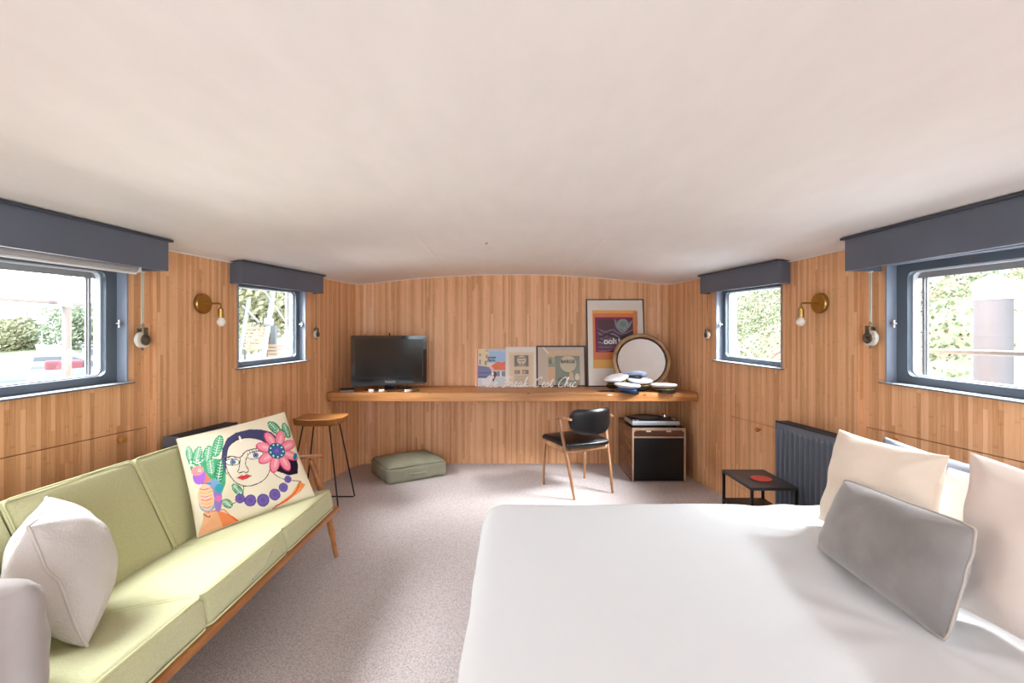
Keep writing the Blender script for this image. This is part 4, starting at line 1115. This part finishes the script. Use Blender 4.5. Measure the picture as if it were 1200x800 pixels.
def add_pillow(name, label, cat, corners, bulge, m, pip=None, pr=.004, group=None, **kw):
    g, hem, _ = pillow(*corners, bulge, **kw)
    a = np.array(g.v); base = ((a[:, 0].min()+a[:, 0].max())/2, (a[:, 1].min()+a[:, 1].max())/2, a[:, 2].min())
    t = thing(name, label, cat, base, group=group); obj('cover', g, m, t, True)
    if pip: g = G(); g.tube(hem, pr, 8, closed=True); obj('piping', g, pip, t, True)
    return t
VELV = mat('grey_velvet', '8b8684', .75, spec=.2, vary=(6, .2), sheen=.6, bump=(35, .05)); VPIP = mat('velvet_piping', 'b3aaa2', .7)
CREAM = mat('cream_velvet', 'f8ebda', .85, spec=.15, vary=(6, .04), sheen=.3, bump=(30, .04)); BLUSH = mat('blush_cotton', 'f4e7de', .85, spec=.15, vary=(6, .03), sheen=.2, bump=(30, .04))
DGREY = mat('slate_cotton', '8d919b', .9, spec=.15, bump=(40, .05)); WHITEC = mat('white_waffle', 'd2cdca', .9, spec=.15, bump=(150, .35)); PGREY = mat('pale_grey_velvet', 'a09895', .85, sheen=.3, spec=.15, vary=(8, .06))
add_pillow('velvet_cushion', 'grey velvet lumbar cushion with pale piping in front on the bed', 'cushion', ((1.085, 1.165, .588), (1.11, 1.715, .590), (1.225, 1.73, .838), (1.19, 1.19, .87)), .075, VELV, VPIP, seed=2, pinch=.035, corner=.05)
add_pillow('cream_pillow', 'square cream pillow standing behind the grey velvet cushion', 'pillow', ((1.29, 1.45, .605), (1.275, 1.95, .60), (1.40, 2.01, .965), (1.42, 1.525, .972)), .085, CREAM, seed=5, pinch=.07, wr=.012)
add_pillow('blush_pillow', 'large blush pillow at the right edge of the bed', 'pillow', ((1.235, .80, .605), (1.24, 1.32, .605), (1.44, 1.475, .995), (1.44, .90, .995)), .095, BLUSH, seed=8, pinch=.07, wr=.014)
add_pillow('slate_pillow', 'slate grey pillow leaning behind the cream pillow', 'pillow', ((1.60, 1.55, .60), (1.60, 2.15, .60), (1.72, 2.17, .90), (1.72, 1.6, .88)), .07, DGREY, seed=11, pinch=.06)
add_pillow('white_bed_pillow', 'plain white pillow tucked behind the cream and blush pillows', 'pillow', ((1.44, 1.25, .60), (1.44, 1.70, .60), (1.60, 1.72, .88), (1.60, 1.3, .90)), .05, mat('white_pillowcase', 'd9dada', .85), seed=13)

# pillows on the sofa
add_pillow('white_pillow', 'plump white textured pillow with piped hem on the near half of the sofa', 'pillow', ((-1.285, 1.415, .42), (-1.575, 1.73, .40), (-1.78, 1.80, .745), (-1.52, 1.475, .762)), .14, WHITEC, mat('white_piping', 'cfc8c3', .8), .005, seed=21, pinch=.05, wr=.01, n=50)
add_pillow('pale_grey_pillow', 'pale grey velvet pillow at the near end of the sofa, cut by the frame', 'pillow', ((-1.14, 1.14, .42), (-1.62, 1.26, .37), (-1.70, 1.31, .70), (-1.20, 1.185, .745)), .10, PGREY, seed=25, pinch=.06, corner=.12, wr=.01)

# printed pillow: portrait of a woman with flower, leaves and a parrot (canvas = crop at 5.161x from (200,480))
c = Paint(929, 800, 'efe4c8')
GRN, GR2 = '4fa878', '2f8f62'
def leaf(cx, cy, rx, ry, rot, col=GRN):
    c.ell(cx, cy, rx, ry, col, rot)
    a = math.radians(rot+90); dx, dy = math.cos(a), math.sin(a)
    c.line([(cx-dx*ry*.85, cy-dy*ry*.85), (cx+dx*ry*.85, cy+dy*ry*.85)], 4, 'dff0df', False)
    for k in range(-3, 4):
        px, py = cx+dx*ry*.22*k, cy+dy*ry*.22*k
        for s in (-1, 1):
            c.line([(px, py), (px+s*dy*rx*.6-dx*7, py-s*dx*rx*.6-dy*7)], 3, 'dff0df', False)
c.poly([(90, 290), (330, 330), (330, 470), (300, 560), (250, 520), (230, 430), (120, 380)], GRN)
leaf(108, 275, 22, 48, -8); leaf(158, 285, 28, 52, 12); leaf(220, 290, 32, 56, 8); leaf(278, 240, 32, 72, 14); leaf(238, 370, 34, 55, -8); leaf(290, 400, 30, 80, 8, GR2)
for k in range(30):
    c.ell(110+random.random()*80, 320+random.random()*50, 4, 4, 'e8f4e4')
# hair behind
c.poly([(596, 300), (760, 280), (778, 340), (776, 395), (730, 412), (660, 415), (610, 380)], '241a30')
# face
face = [(330, 320), (345, 250), (410, 200), (500, 195), (580, 230), (605, 300), (605, 360), (580, 430), (530, 470), (460, 488), (395, 470), (350, 420), (330, 370)]
fp = [(p.x, p.y) for p in smooth_path([(x, y, 0) for x, y in face+[face[0]]], 6)]
hair = [(300, 320), (306, 260), (335, 195), (390, 155), (470, 135), (550, 135), (610, 150), (650, 190), (610, 240), (560, 215), (500, 200), (430, 210), (370, 245), (335, 300), (325, 340)]
c.poly(hair, '474468'); c.poly([(304, 320), (330, 300), (330, 400), (345, 430), (315, 390)], '575a78')
c.poly([(385, 470), (500, 480), (600, 380), (800, 440), (880, 510), (640, 600), (430, 680), (340, 640), (440, 530)], 'eee4cd')
c.poly(fp, 'ede3cd'); c.line(face+[face[0]], 5, '2c2630')
c.poly([(405, 180), (415, 178), (428, 215), (415, 218)], 'f4efe2')
c.line([(320, 322), (360, 310), (412, 318), (450, 280), (510, 262), (590, 262)], 6, '2a2430')
for (ex, ey, rx, ry, rt) in ((368, 345, 40, 17, 2), (507, 302, 48, 20, -14)):
    c.ell(ex, ey, rx+4, ry+4, '2a2430', rt); c.ell(ex, ey, rx, ry, 'f2ecdf', rt); c.ell(ex+2, ey, 17, 16, '2c3145'); c.ell(ex+2, ey, 13, 12, '6f8fc0'); c.ell(ex+2, ey, 5, 5, '1c1c22')
for k in range(8):
    c.line([(328+k*10, 333-2*(k % 3)), (325+k*10, 322)], 3, '2a2430', False); c.line([(462+k*13, 298-k*4), (458+k*13, 282-k*4)], 3, '2a2430', False)
c.line([(415, 325), (408, 385), (400, 402), (415, 410), (435, 402), (455, 408), (467, 392), (448, 360), (452, 320)], 5, '2a2430')
c.poly([(397, 440), (425, 422), (440, 426), (455, 416), (486, 426), (465, 442), (430, 453)], 'd84c50'); c.line([(397, 440), (440, 436), (486, 426)], 4, '8a2530')
c.line([(440, 488), (438, 520), (400, 580), (340, 600)], 4, '2c2630'); c.line([(605, 385), (640, 420), (700, 440), (800, 440)], 4, '2c2630')
# dress
c.poly([(205, 640), (300, 625), (340, 650), (390, 680), (470, 690), (300, 760), (170, 790), (200, 700)], 'f1b48a'); c.poly([(290, 640), (330, 640), (440, 688), (330, 730)], 'ee8a55')
c.poly([(790, 440), (830, 455), (800, 500), (720, 560), (640, 600), (740, 520)], 'f09a5c'); c.line([(790, 440), (770, 500), (720, 550), (650, 590)], 6, 'd8412f'); c.line([(230, 640), (320, 625), (370, 660), (440, 686), (560, 650), (650, 592)], 5, 'd8412f')
# leaves beside the neck
leaf(405, 510, 24, 46, -48, GR2); leaf(345, 590, 24, 36, -60, GR2); leaf(630, 120, 30, 55, -42, GR2); leaf(705, 130, 26, 50, -20, GR2); leaf(670, 150, 24, 40, -60, GR2)
# flower
for k in range(8):
    a = math.radians(k*45+12); c.ell(645+82*math.cos(a), 270+82*math.sin(a), 56, 31, 'd8486f', k*45+12); c.ell(647+82*math.cos(a), 268+82*math.sin(a), 50, 26, 'f08fa4', k*45+12); c.ell(650+78*math.cos(a), 268+78*math.sin(a), 30, 9, 'f7b5b5', k*45+12)
c.ell(640, 268, 55, 50, '256f86'); c.ell(640, 268, 28, 26, '5d5bb0'); c.ell(640, 268, 12, 11, '7f6bc4')
for k in range(9):
    a = k*2*PI/9; c.ell(640+41*math.cos(a), 268+38*math.sin(a), 5, 5, 'f3f6f7')
c.ell(760, 290, 12, 26, '2e7d9a', 15)
# necklace
for (x, y, r) in ((422, 560, 30), (486, 570, 37), (565, 565, 39), (636, 530, 36), (687, 486, 29), (713, 437, 23)):
    c.ell(x, y, r, r*.92, '4d4f9c'); c.ell(x, y, r*.82, r*.74, '7a5fa8'); c.ell(x, y, r*.4, r*.36, '6658a6')
# parrot
c.ell(240, 540, 66, 100, '7fa8cc', 18); c.ell(285, 560, 26, 80, '9a7fc4', -6); c.ell(290, 500, 24, 26, '3aa3b0'); c.ell(290, 560, 22, 18, 'e078b8'); c.ell(215, 550, 48, 82, 'f1c9a4', -12)
for k in range(6): c.line([(175+k*4, 495+k*22), (205+k*4, 503+k*22), (250, 492+k*22)], 5, ['e76a60', 'f0b050', 'd77ab0'][k % 3])
c.poly([(140, 400), (190, 380), (245, 450), (200, 470), (160, 460)], 'f08868'); c.ell(170, 420, 38, 50, 'b070d8', -10); c.ell(160, 385, 38, 30, 'f29a9a'); c.ell(172, 384, 9, 9, 'f8f4ea'); c.ell(172, 384, 5, 5, '22202a')
c.line([(185, 465), (240, 470)], 7, '5a78c8')
c.line([(205, 650), (235, 668), (245, 660)], 5, '2c2630')
PBL, PBR, PTR, PTL = (-1.55, 2.315, .372), (-1.145, 2.715, .445), (-1.425, 2.935, .89), (-1.80, 2.52, .812)
g, hem, uvn = pillow(PBL, PBR, PTR, PTL, .07, pinch=.025, n=220, seed=31, wr=.006)
src = [(-1, -1), (1, -1), (1, 1), (-1, 1)]; dst = [(175, 785), (888, 515), (697, 10), (31, 175)]
A = []; bb = []
for (u, v), (x, y) in zip(src, dst):
    A.append([u, v, 1, 0, 0, 0, -x*u, -x*v]); bb.append(x); A.append([0, 0, 0, u, v, 1, -y*u, -y*v]); bb.append(y)
H = np.append(np.linalg.solve(np.array(A), np.array(bb)), 1)
U = np.array(uvn); d = H[6]*U[:, 0]+H[7]*U[:, 1]+1; X = (H[0]*U[:, 0]+H[1]*U[:, 1]+H[2])/d; Y = (H[3]*U[:, 0]+H[4]*U[:, 1]+H[5])/d
cols = c.sample(X, Y); cols[U[:, 2] < 0] = lin('efe4c8')
t = thing('printed_pillow', 'cream pillow printed with a woman\'s face, pink flower and parrot', 'pillow', (-1.46, 2.6, .37))
obj('cover', g, painted('pillow_print', .9, .15, bump=(60, .08)), t, True, colors=cols)
g = G(); g.tube(hem[::4], .0035, 6, closed=True); obj('piping', g, mat('cream_seam', 'e6dabd', .85), t, True)

# ------------------------------------------------------------------ bed
t = thing('bed', 'low double bed with a white mattress standing against the right wall', 'bed', (.93, 1.38, 0))
g = G(); g.rbox((.95, 1.38, .16), (2.02, 1.50, .28), .02, n=2); obj('bed_base', g, mat('bed_base_fabric', 'a9a39d', .9), t, True)
g = G(); g.rbox((.95, 1.38, .425), (2.04, 1.54, .25), .05, n=6, puff=(0, 0, .01)); obj('mattress', g, mat('white_sheet', 'eceef0', .85), t, True)
g = G()
DU0, DU1, DY0, DY1, DZ = -.125, 1.62, .56, 2.215, .592
NU, NV = 150, 130
def duv(a, b):
    # parametrise over the top with the hanging sides: s,t run in metres along the cloth
    hang = .40; r = .07
    s = -hang+a*(DU1-DU0+hang); tt = -hang+b*(DY1-DY0+2*hang)
    def fold(s, L, both):
        # returns position along axis, drop
        if s < 0:
            q = -s
            if q < r*PI/2: an = q/r; return (r-r*math.sin(an), r-r*math.cos(an))
            return (0+.02*min(1, (q-r*PI/2)/.2)*-1, r+(q-r*PI/2))
        if both and s > L:
            p, dd = fold(L-s, L, False); return (L-p, dd)
        return (s+0, 0)
    s2 = s-r*(PI/2-1) if s < 0 else s
    x, dx = fold(s-r, DU1-DU0, False) if s < r else (s, 0)
    Ly = DY1-DY0
    if tt < r: y, dy = fold(tt-r, Ly, False)
    elif tt > Ly-r: y, dy = fold(Ly-tt-r, Ly, False); y = Ly-y
    else: y, dy = tt, 0
    drop = max(dx, dy) if dx < r or dy < r else max(dx, dy)
    drop = (dx**4+dy**4)**.25 if (dx > 0 and dy > 0) else dx+dy
    # corner rounding
    X = DU0+x; Y = DY0+y; Z = DZ-drop
    cr = .10
    cxn = DU0+cr; 
    if X < cxn:
        for cyn, sg in ((DY1-cr, 1), (DY0+cr, -1)):
            if (Y-cyn)*sg > 0:
                vx, vy = X-cxn, Y-cyn; m = max(abs(vx), abs(vy)); L2 = math.hypot(vx, vy)
                if L2 > 1e-6: X = cxn+vx*m/L2; Y = cyn+vy*m/L2
    top = max(0, 1-drop/.1)
    w = mnoise.noise(Vector((X*1.6, Y*1.6, 1)))*.012+mnoise.noise(Vector((X*5, Y*2.2, 5)))*.003
    # gathers radiating where the pillows press down
    rr = math.hypot(X-1.2, Y-1.85); an = math.atan2(Y-1.85, X-1.2)
    w += .007*math.sin(an*9+1.5)*math.exp(-((rr-.22)/.16)**2)
    rr = math.hypot(X-1.05, Y-1.2); an = math.atan2(Y-1.2, X-1.05); w += .004*math.sin(an*8)*math.exp(-((rr-.25)/.15)**2)
    dp = math.exp(-((X-1.2)/.25)**4)*.010
    Z += (w-dp)*top
    side = 1-top
    fl = math.sin(Y*23+math.sin(Y*7)*2)*.012*side if dx > dy else 0
    fy = math.sin(X*19+math.sin(X*6)*2)*.012*side if dy >= dx else 0
    return (X-abs(fl)*.6+fl*.2, Y+fy*.5, Z)
g.grid(NU, NV, duv)
o = obj('duvet', g, mat('white_duvet', 'e2e6e9', .85, spec=.2, bump=(14, .05), sheen=.1))
tag(o, 'smooth white duvet spread over the bed', 'duvet')
so = o.modifiers.new('s', 'SOLIDIFY'); so.thickness = .012; so.offset = -1

# ------------------------------------------------------------------ outside
WATER = mat('river_water', '6f7674', .12, spec=.6, bump=(1.2, .25))
g = G(); g.box((-62, 40, -.75), (118, 260, .1)); tag(obj('river', g, WATER), 'pale river water outside the left windows', 'water', kind='stuff')
def leaves(n, fn, s, seed):
    rnd = random.Random(seed); g = G(); vs = []; fs = []
    for k in range(n):
        p = Vector(fn(rnd)); a = Vector((rnd.gauss(0, 1), rnd.gauss(0, 1), rnd.gauss(0, 1))).normalized(); b = a.orthogonal().normalized(); sz = s*(.6+.8*rnd.random())
        cc = a.cross(b); i = len(vs); vs += [p-b*sz, p+cc*sz*.55, p+b*sz, p-cc*sz*.55]; fs.append((i, i+1, i+2, i+3))
    g.add(vs, fs); return g
LEAFM = [mat('leaf_green', '9aa48a', .8, vary=(1.3, .35)), mat('leaf_olive', 'a3a383', .8, vary=(1.3, .35)), mat('leaf_autumn', 'b0a47b', .8, vary=(1.3, .35))]
BARK = mat('bark', '7c6a56', .9)
def tree(x, y, h, r, m, label, seed, ls=.28, n=2200, z0=-.6, group=None):
    t = thing('tree', label, 'tree', (x, y, z0), group=group)
    g = G(); g.tube([(0, 0, 0), (.05, 0, h*.4), (0, .1, h*.8)], [.18, .14, .05], 8); obj('trunk', g, BARK, t)
    rnd = random.Random(seed); lobes = [(rnd.uniform(-.5, .5)*r, rnd.uniform(-.5, .5)*r, h*(.28+.56*rnd.random()), r*(.38+.3*rnd.random())) for _ in range(9)]
    def fn(q):
        l = q.choice(lobes); d = Vector((q.gauss(0, 1), q.gauss(0, 1), q.gauss(0, 1))).normalized()*l[3]*(q.random()**.25)
        return (l[0]+d.x, l[1]+d.y, l[2]+d.z*.8)
    obj('foliage', leaves(n, fn, ls, seed+1), m, t)
# across the river: a line of trees seen through the big left window
tr = [(-53, 43, 7.5, 4.2, 0), (-47, 44, 6.0, 3.6, 1), (-43, 46, 8.6, 4.0, 0), (-40, 48, 6.4, 3.4, 2), (-37, 46, 7.2, 3.8, 0), (-33, 50, 7.4, 3.6, 1), (-57, 40, 5.6, 4, 1), (-60, 44, 7.4, 4, 0)]
pos = ['leftmost', 'second', 'third', 'fourth', 'fifth', 'sixth', 'low', 'far left']
TL_ = ['bushy tree at the left of the river view, left of the tube post', 'low olive tree in the river view between two taller green trees', 'tallest tree in the river view, left of the tube post', 'autumn-tinted tree across the river just left of the tube post', 'round green tree across the river behind the tube post', 'olive tree across the river right of the tube post', 'low olive tree at the left edge of the river view', 'green tree at the far left edge of the river view']
for k, (x, y, h, r, mi) in enumerate(tr):
    tree(x, y, h*.66, r*.82, LEAFM[mi], TL_[k], 40+k, .16, 4200, group='trees across the river')
# far bank
g = G(); g.grid(30, 4, lambda a, b: (-75+60*a, 36+10*b, -.72+1.2*b+.3*mnoise.noise(Vector((a*9, b*3, 0))))); tag(obj('far_bank', g, mat('bank_grass', '959a80', .9, vary=(.6, .3))), 'grassy far bank of the river behind the moored boats', 'river bank')

BW = mat('boat_white', 'b8babc', .35); BD = mat('boat_window_dark', '70767c', .2); BR_ = mat('boat_cover_red', '94555a', .7); BNV = mat('boat_blue_trim', '555f6c', .5)
def boat(label, x, y, Ln, rot, kind, z=-.7):
    t = thing('boat', label, 'boat', (x, y, z), rot)
    sec = []; n = 14; vs = []; fs = []
    W = Ln*.16
    for i in range(n+1):
        s = i/n; w = W*(1-max(0, (s-.55)/.45)**2.2)*(.9+.1*math.sin(PI*s)); hgt = .55+.22*s*s; xx = (s-.5)*Ln
        vs += [(xx+.25*s*s, -w, hgt), (xx, -w*.75, 0), (xx, w*.75, 0), (xx+.25*s*s, w, hgt)]
    for i in range(n):
        a = i*4
        fs += [(a, a+1, a+5, a+4), (a+1, a+2, a+6, a+5), (a+2, a+3, a+7, a+6), (a+3, a, a+4, a+7)]
    fs += [(0, 3, 2, 1), (n*4, n*4+1, n*4+2, n*4+3)]
    g = G(); g.add(vs, fs); obj('hull', g, BW, t)
    if kind == 'cruiser':
        g = G(); g.prism([(-Ln*.30, .55), (-Ln*.27, 1.15), (Ln*.02, 1.2), (Ln*.22, .62)], -W*.7, W*.7, Matrix(((1, 0, 0, 0), (0, 0, 1, 0), (0, 1, 0, 0), (0, 0, 0, 1)))); cb = obj('cabin', g, BW, t)
        g = G(); g.prism([(-Ln*.25, .80), (-Ln*.24, 1.05), (Ln*.0, 1.08), (Ln*.09, .82)], -W*.71, W*.71, Matrix(((1, 0, 0, 0), (0, 0, 1, 0), (0, 1, 0, 0), (0, 0, 0, 1)))); obj('window_band', g, BD, cb)
        g = G(); g.prism([(-Ln*.22, 1.2), (-Ln*.24, 1.75), (-Ln*.05, 1.65), (Ln*.04, 1.2)], -W*.55, W*.55, Matrix(((1, 0, 0, 0), (0, 0, 1, 0), (0, 1, 0, 0), (0, 0, 0, 1)))); obj('flybridge', g, BW, t)
        g = G(); g.tube([(-Ln*.2, 0, 1.6), (-Ln*.2, 0, 2.5)], .03, 6); obj('mast', g, BW, t)
    elif kind == 'covered':
        g = G(); g.rbox((-Ln*.1, 0, .75), (Ln*.42, W*1.7, .5), .12, n=3); obj('red_cover', g, BR_, t)
        g = G(); g.prism([(Ln*.12, .6), (Ln*.12, 1.0), (Ln*.2, 1.0), (Ln*.3, .65)], -W*.6, W*.6, Matrix(((1, 0, 0, 0), (0, 0, 1, 0), (0, 1, 0, 0), (0, 0, 0, 1)))); obj('windscreen', g, BD, t)
    else:
        g = G(); g.box((-Ln*.03, 0, 1.05), (Ln*.72, W*1.5, .95), b=.04); cb = obj('cabin', g, BW, t)
        for k in range(6):
            g = G(); g.box((-Ln*.34+k*Ln*.125, 0, 1.15), (Ln*.07, W*1.54, .42)); obj('window', g, BD, cb)
        g = G(); g.box((-Ln*.03, 0, 1.56), (Ln*.76, W*1.65, .07)); obj('roof', g, BNV, t)
        g = G(); g.tube([(Ln*.1, 0, 1.6), (Ln*.1, 0, 4.2)], .035, 6); obj('mast', g, BW, t)
ang0 = math.radians(42)
boat('white flybridge motor cruiser moored across the river', -25.6, 27.3, 6.2, ang0, 'cruiser')
boat('white open boat with a red cover moored before the cruiser', -21.9, 23.4, 3.2, ang0+.1, 'covered')
boat('long white houseboat with dark square windows moored behind', -26.8, 34.0, 8.0, ang0-.1, 'house')
boat('white cabin boat moored at the far left of the river view', -25.4, 22.3, 3.2, ang0+.2, 'cruiser')
boat('white day boat moored at the right of the river view', -19.3, 24.0, 3.6, ang0+.3, 'covered')

# galvanised scaffold tube frame just outside the big left window
GALV = mat('galvanised_tube', '75787c', .45, .3)
t = thing('scaffold_rail', 'pale scaffold tube post and rail outside the big left window', 'railing', (-3.32, 3.5, 0))
g = G(); g.cyl((-3.32, 3.5, -.6), (-3.32, 3.5, 2.6), .027, 16); obj('post', g, GALV, t, True)
g = G(); g.cyl((-3.45, 2.3, 1.62), (-3.20, 5.2, 1.62), .018, 12); obj('rail', g, GALV, t, True)
g = G(); g.rbox((-3.335, 3.47, 1.62), (.09, .11, .07), .015, n=1); g.cyl((-3.29, 3.4, 1.64), (-3.29, 3.56, 1.64), .012, 8); obj('coupler', g, CHROME, t, True)

# outside the small left window: gangway tubes, slatted panel, trees
t = thing('gangway_frame', 'white painted tube frame crossing the small left window', 'frame', (-4.0, 7.6, -.5))
def P2(px, py, Y): return ((px-600)/550*Y, Y, CAMH-(py-397)/550*Y)
WHP = mat('white_tube_paint', '7d8080', .5)
for a, b, r in ((P2(322, 330, 7.5), P2(298, 490, 7.5), .038), (P2(306, 335, 7.4), P2(342, 388, 7.4), .013), (P2(292, 350, 7.6), P2(268, 489, 7.6), .03), (P2(284, 358, 7.6), P2(304, 378, 7.6), .018)):
    g = G(); g.cyl(a, b, r, 14); obj('tube', g, WHP, t, True)
g = G(); c0 = P2(315, 377, 7.5); g.rbox(c0, (.13, .13, .13), .04, n=1); obj('joint', g, WHP, t, True)
SLAT = wood('weathered_slats', '8f7a66', 'a3907c', (2, 2, 9), .7)
t = thing('slatted_screen', 'pale slatted timber screen outside the small left window', 'screen', P2(298, 412, 9))
for k in range(7):
    a = P2(286.5, 385+k*3.9, 9); b = P2(314, 384+k*4.0, 9); g = G(); m_ = tuple((Vector(a)+Vector(b))/2); g.box(m_, (abs(b[0]-a[0]), .03, .052), b=.004); obj('slat', g, SLAT, t, True)
for k in range(4):
    a = P2(314, 405+k*4, 9.2); b = P2(332-k*2, 405+k*4, 9.2); g = G(); m_ = tuple((Vector(a)+Vector(b))/2); g.box(m_, (abs(b[0]-a[0]), .03, .05), b=.004); obj('slat', g, SLAT, t, True)
g = G(); a = P2(321, 393, 9.4); g.box((a[0], a[1], .86), (.10, .1, 1.52), b=.01); obj('post', g, mat('post_grey', '545a5c', .6), t, True)
g = G(); a = P2(287, 398, 9.05); g.box((a[0], a[1], .83), (.03, .03, 1.46)); obj('post', g, mat('post_grey', '545a5c', .6), t, True)
g = G(); g.box((-8.3, 12.8, -.30), (10.6, 11.6, .8)); tag(obj('quay', g, mat('quay_grey', 'a6a49c', .85, vary=(2, .15))), 'grey quay beyond the small left window', 'quay')
TS_ = ['yellow tree left of centre in the small left window', 'olive tree behind the crossing tubes in the small left window', 'yellow tree at the right of the small left window', 'olive tree at the left edge of the small left window']
for k, (x, y, h, r, mi) in enumerate(((-10.5, 17, 5.4, 2.6, 2), (-8.2, 16, 5.8, 2.6, 1), (-6.4, 17.5, 5.2, 2.4, 2), (-12.4, 18, 5.5, 2.6, 1))):
    tree(x, y, h, r, LEAFM[mi], TS_[k], 80+k, .11, 8000, z0=.1, group='trees beyond the small left window')

# right side: overgrown bank, mooring pile, deck rail
def bank(a, b):
    y = -4+30*b; x = 4.9+18*a
    z = -.3+(x-5)*.52+.5*mnoise.noise(Vector((x*.35, y*.35, 2)))+.15*mnoise.noise(Vector((x*1.3, y*1.3, 7)))
    return (x, y, z)
g = G(); g.grid(70, 110, bank); t = thing('river_bank', 'sloping overgrown bank outside the right windows', 'river bank', (8, 8, -.3))
obj('earth', g, mat('bank_earth', '9a8f78', .95, vary=(.9, .25), bump=(6, .5)), t, True)
def fnb(q):
    while True:
        a, b = q.random()**1.2, q.random()
        p = Vector(bank(a, b))
        nz = mnoise.noise(Vector((p.x*.5, p.y*.5, 5)))
        if nz+p.z*.13-.15 > q.uniform(-.3, .2): break
    return (p.x, p.y, p.z+q.random()**2*.25+.04)
o = obj('undergrowth', leaves(42000, fnb, .052, 5), mat('ivy_green', '748563', .8, vary=(2.0, .4)), t, True); o['kind'] = 'stuff'
def fnc(q):
    a, b = q.random()**1.3, q.random(); p = Vector(bank(a, b)); return (p.x, p.y, p.z+.05+q.random()*.12)
o = obj('dry_grass', leaves(12000, fnc, .045, 9), mat('dry_grass', '9c9176', .85, vary=(2, .3)), t, True); o['kind'] = 'stuff'
t = thing('mooring_pile', 'pale mooring pile with white pointed cap outside the big right window', 'mooring pile', (4.10, 4.0, -.6))
g = G(); g.lathe([(0, 0), (.122, 0), (.122, 2.29), (0, 2.29)], 40); obj('pile', g, mat('pile_grey', '605f63', .7, vary=(3, .04)), t)
g = G(); g.lathe([(.128, 2.28), (.130, 2.30), (.130, 2.44), (.02, 2.50), (0, 2.50)], 40); obj('cap', g, mat('cap_white', '949492', .5), t)
t = thing('deck_rail', 'grey tubular deck rail outside the right windows', 'railing', (2.3, 2.6, .9))
g = G(); g.tube(smooth_path([(2.50, 1.0, 1.275), (2.42, 1.9, 1.278), (2.345, 2.6, 1.283), (2.29, 3.1, 1.285), (2.235, 3.60, 1.285), (2.20, 3.85, 1.24), (2.17, 3.98, 1.12), (2.16, 4.02, .9)]), .0135, 12); obj('top_rail', g, mat('rail_grey', '6d7072', .6, 0), t, True)
g = G(); g.cyl((2.345, 2.66, 1.28), (2.345, 2.72, .9), .012, 12); obj('stanchion', g, mat('rail_grey', '6d7072', .6, 0), t, True)
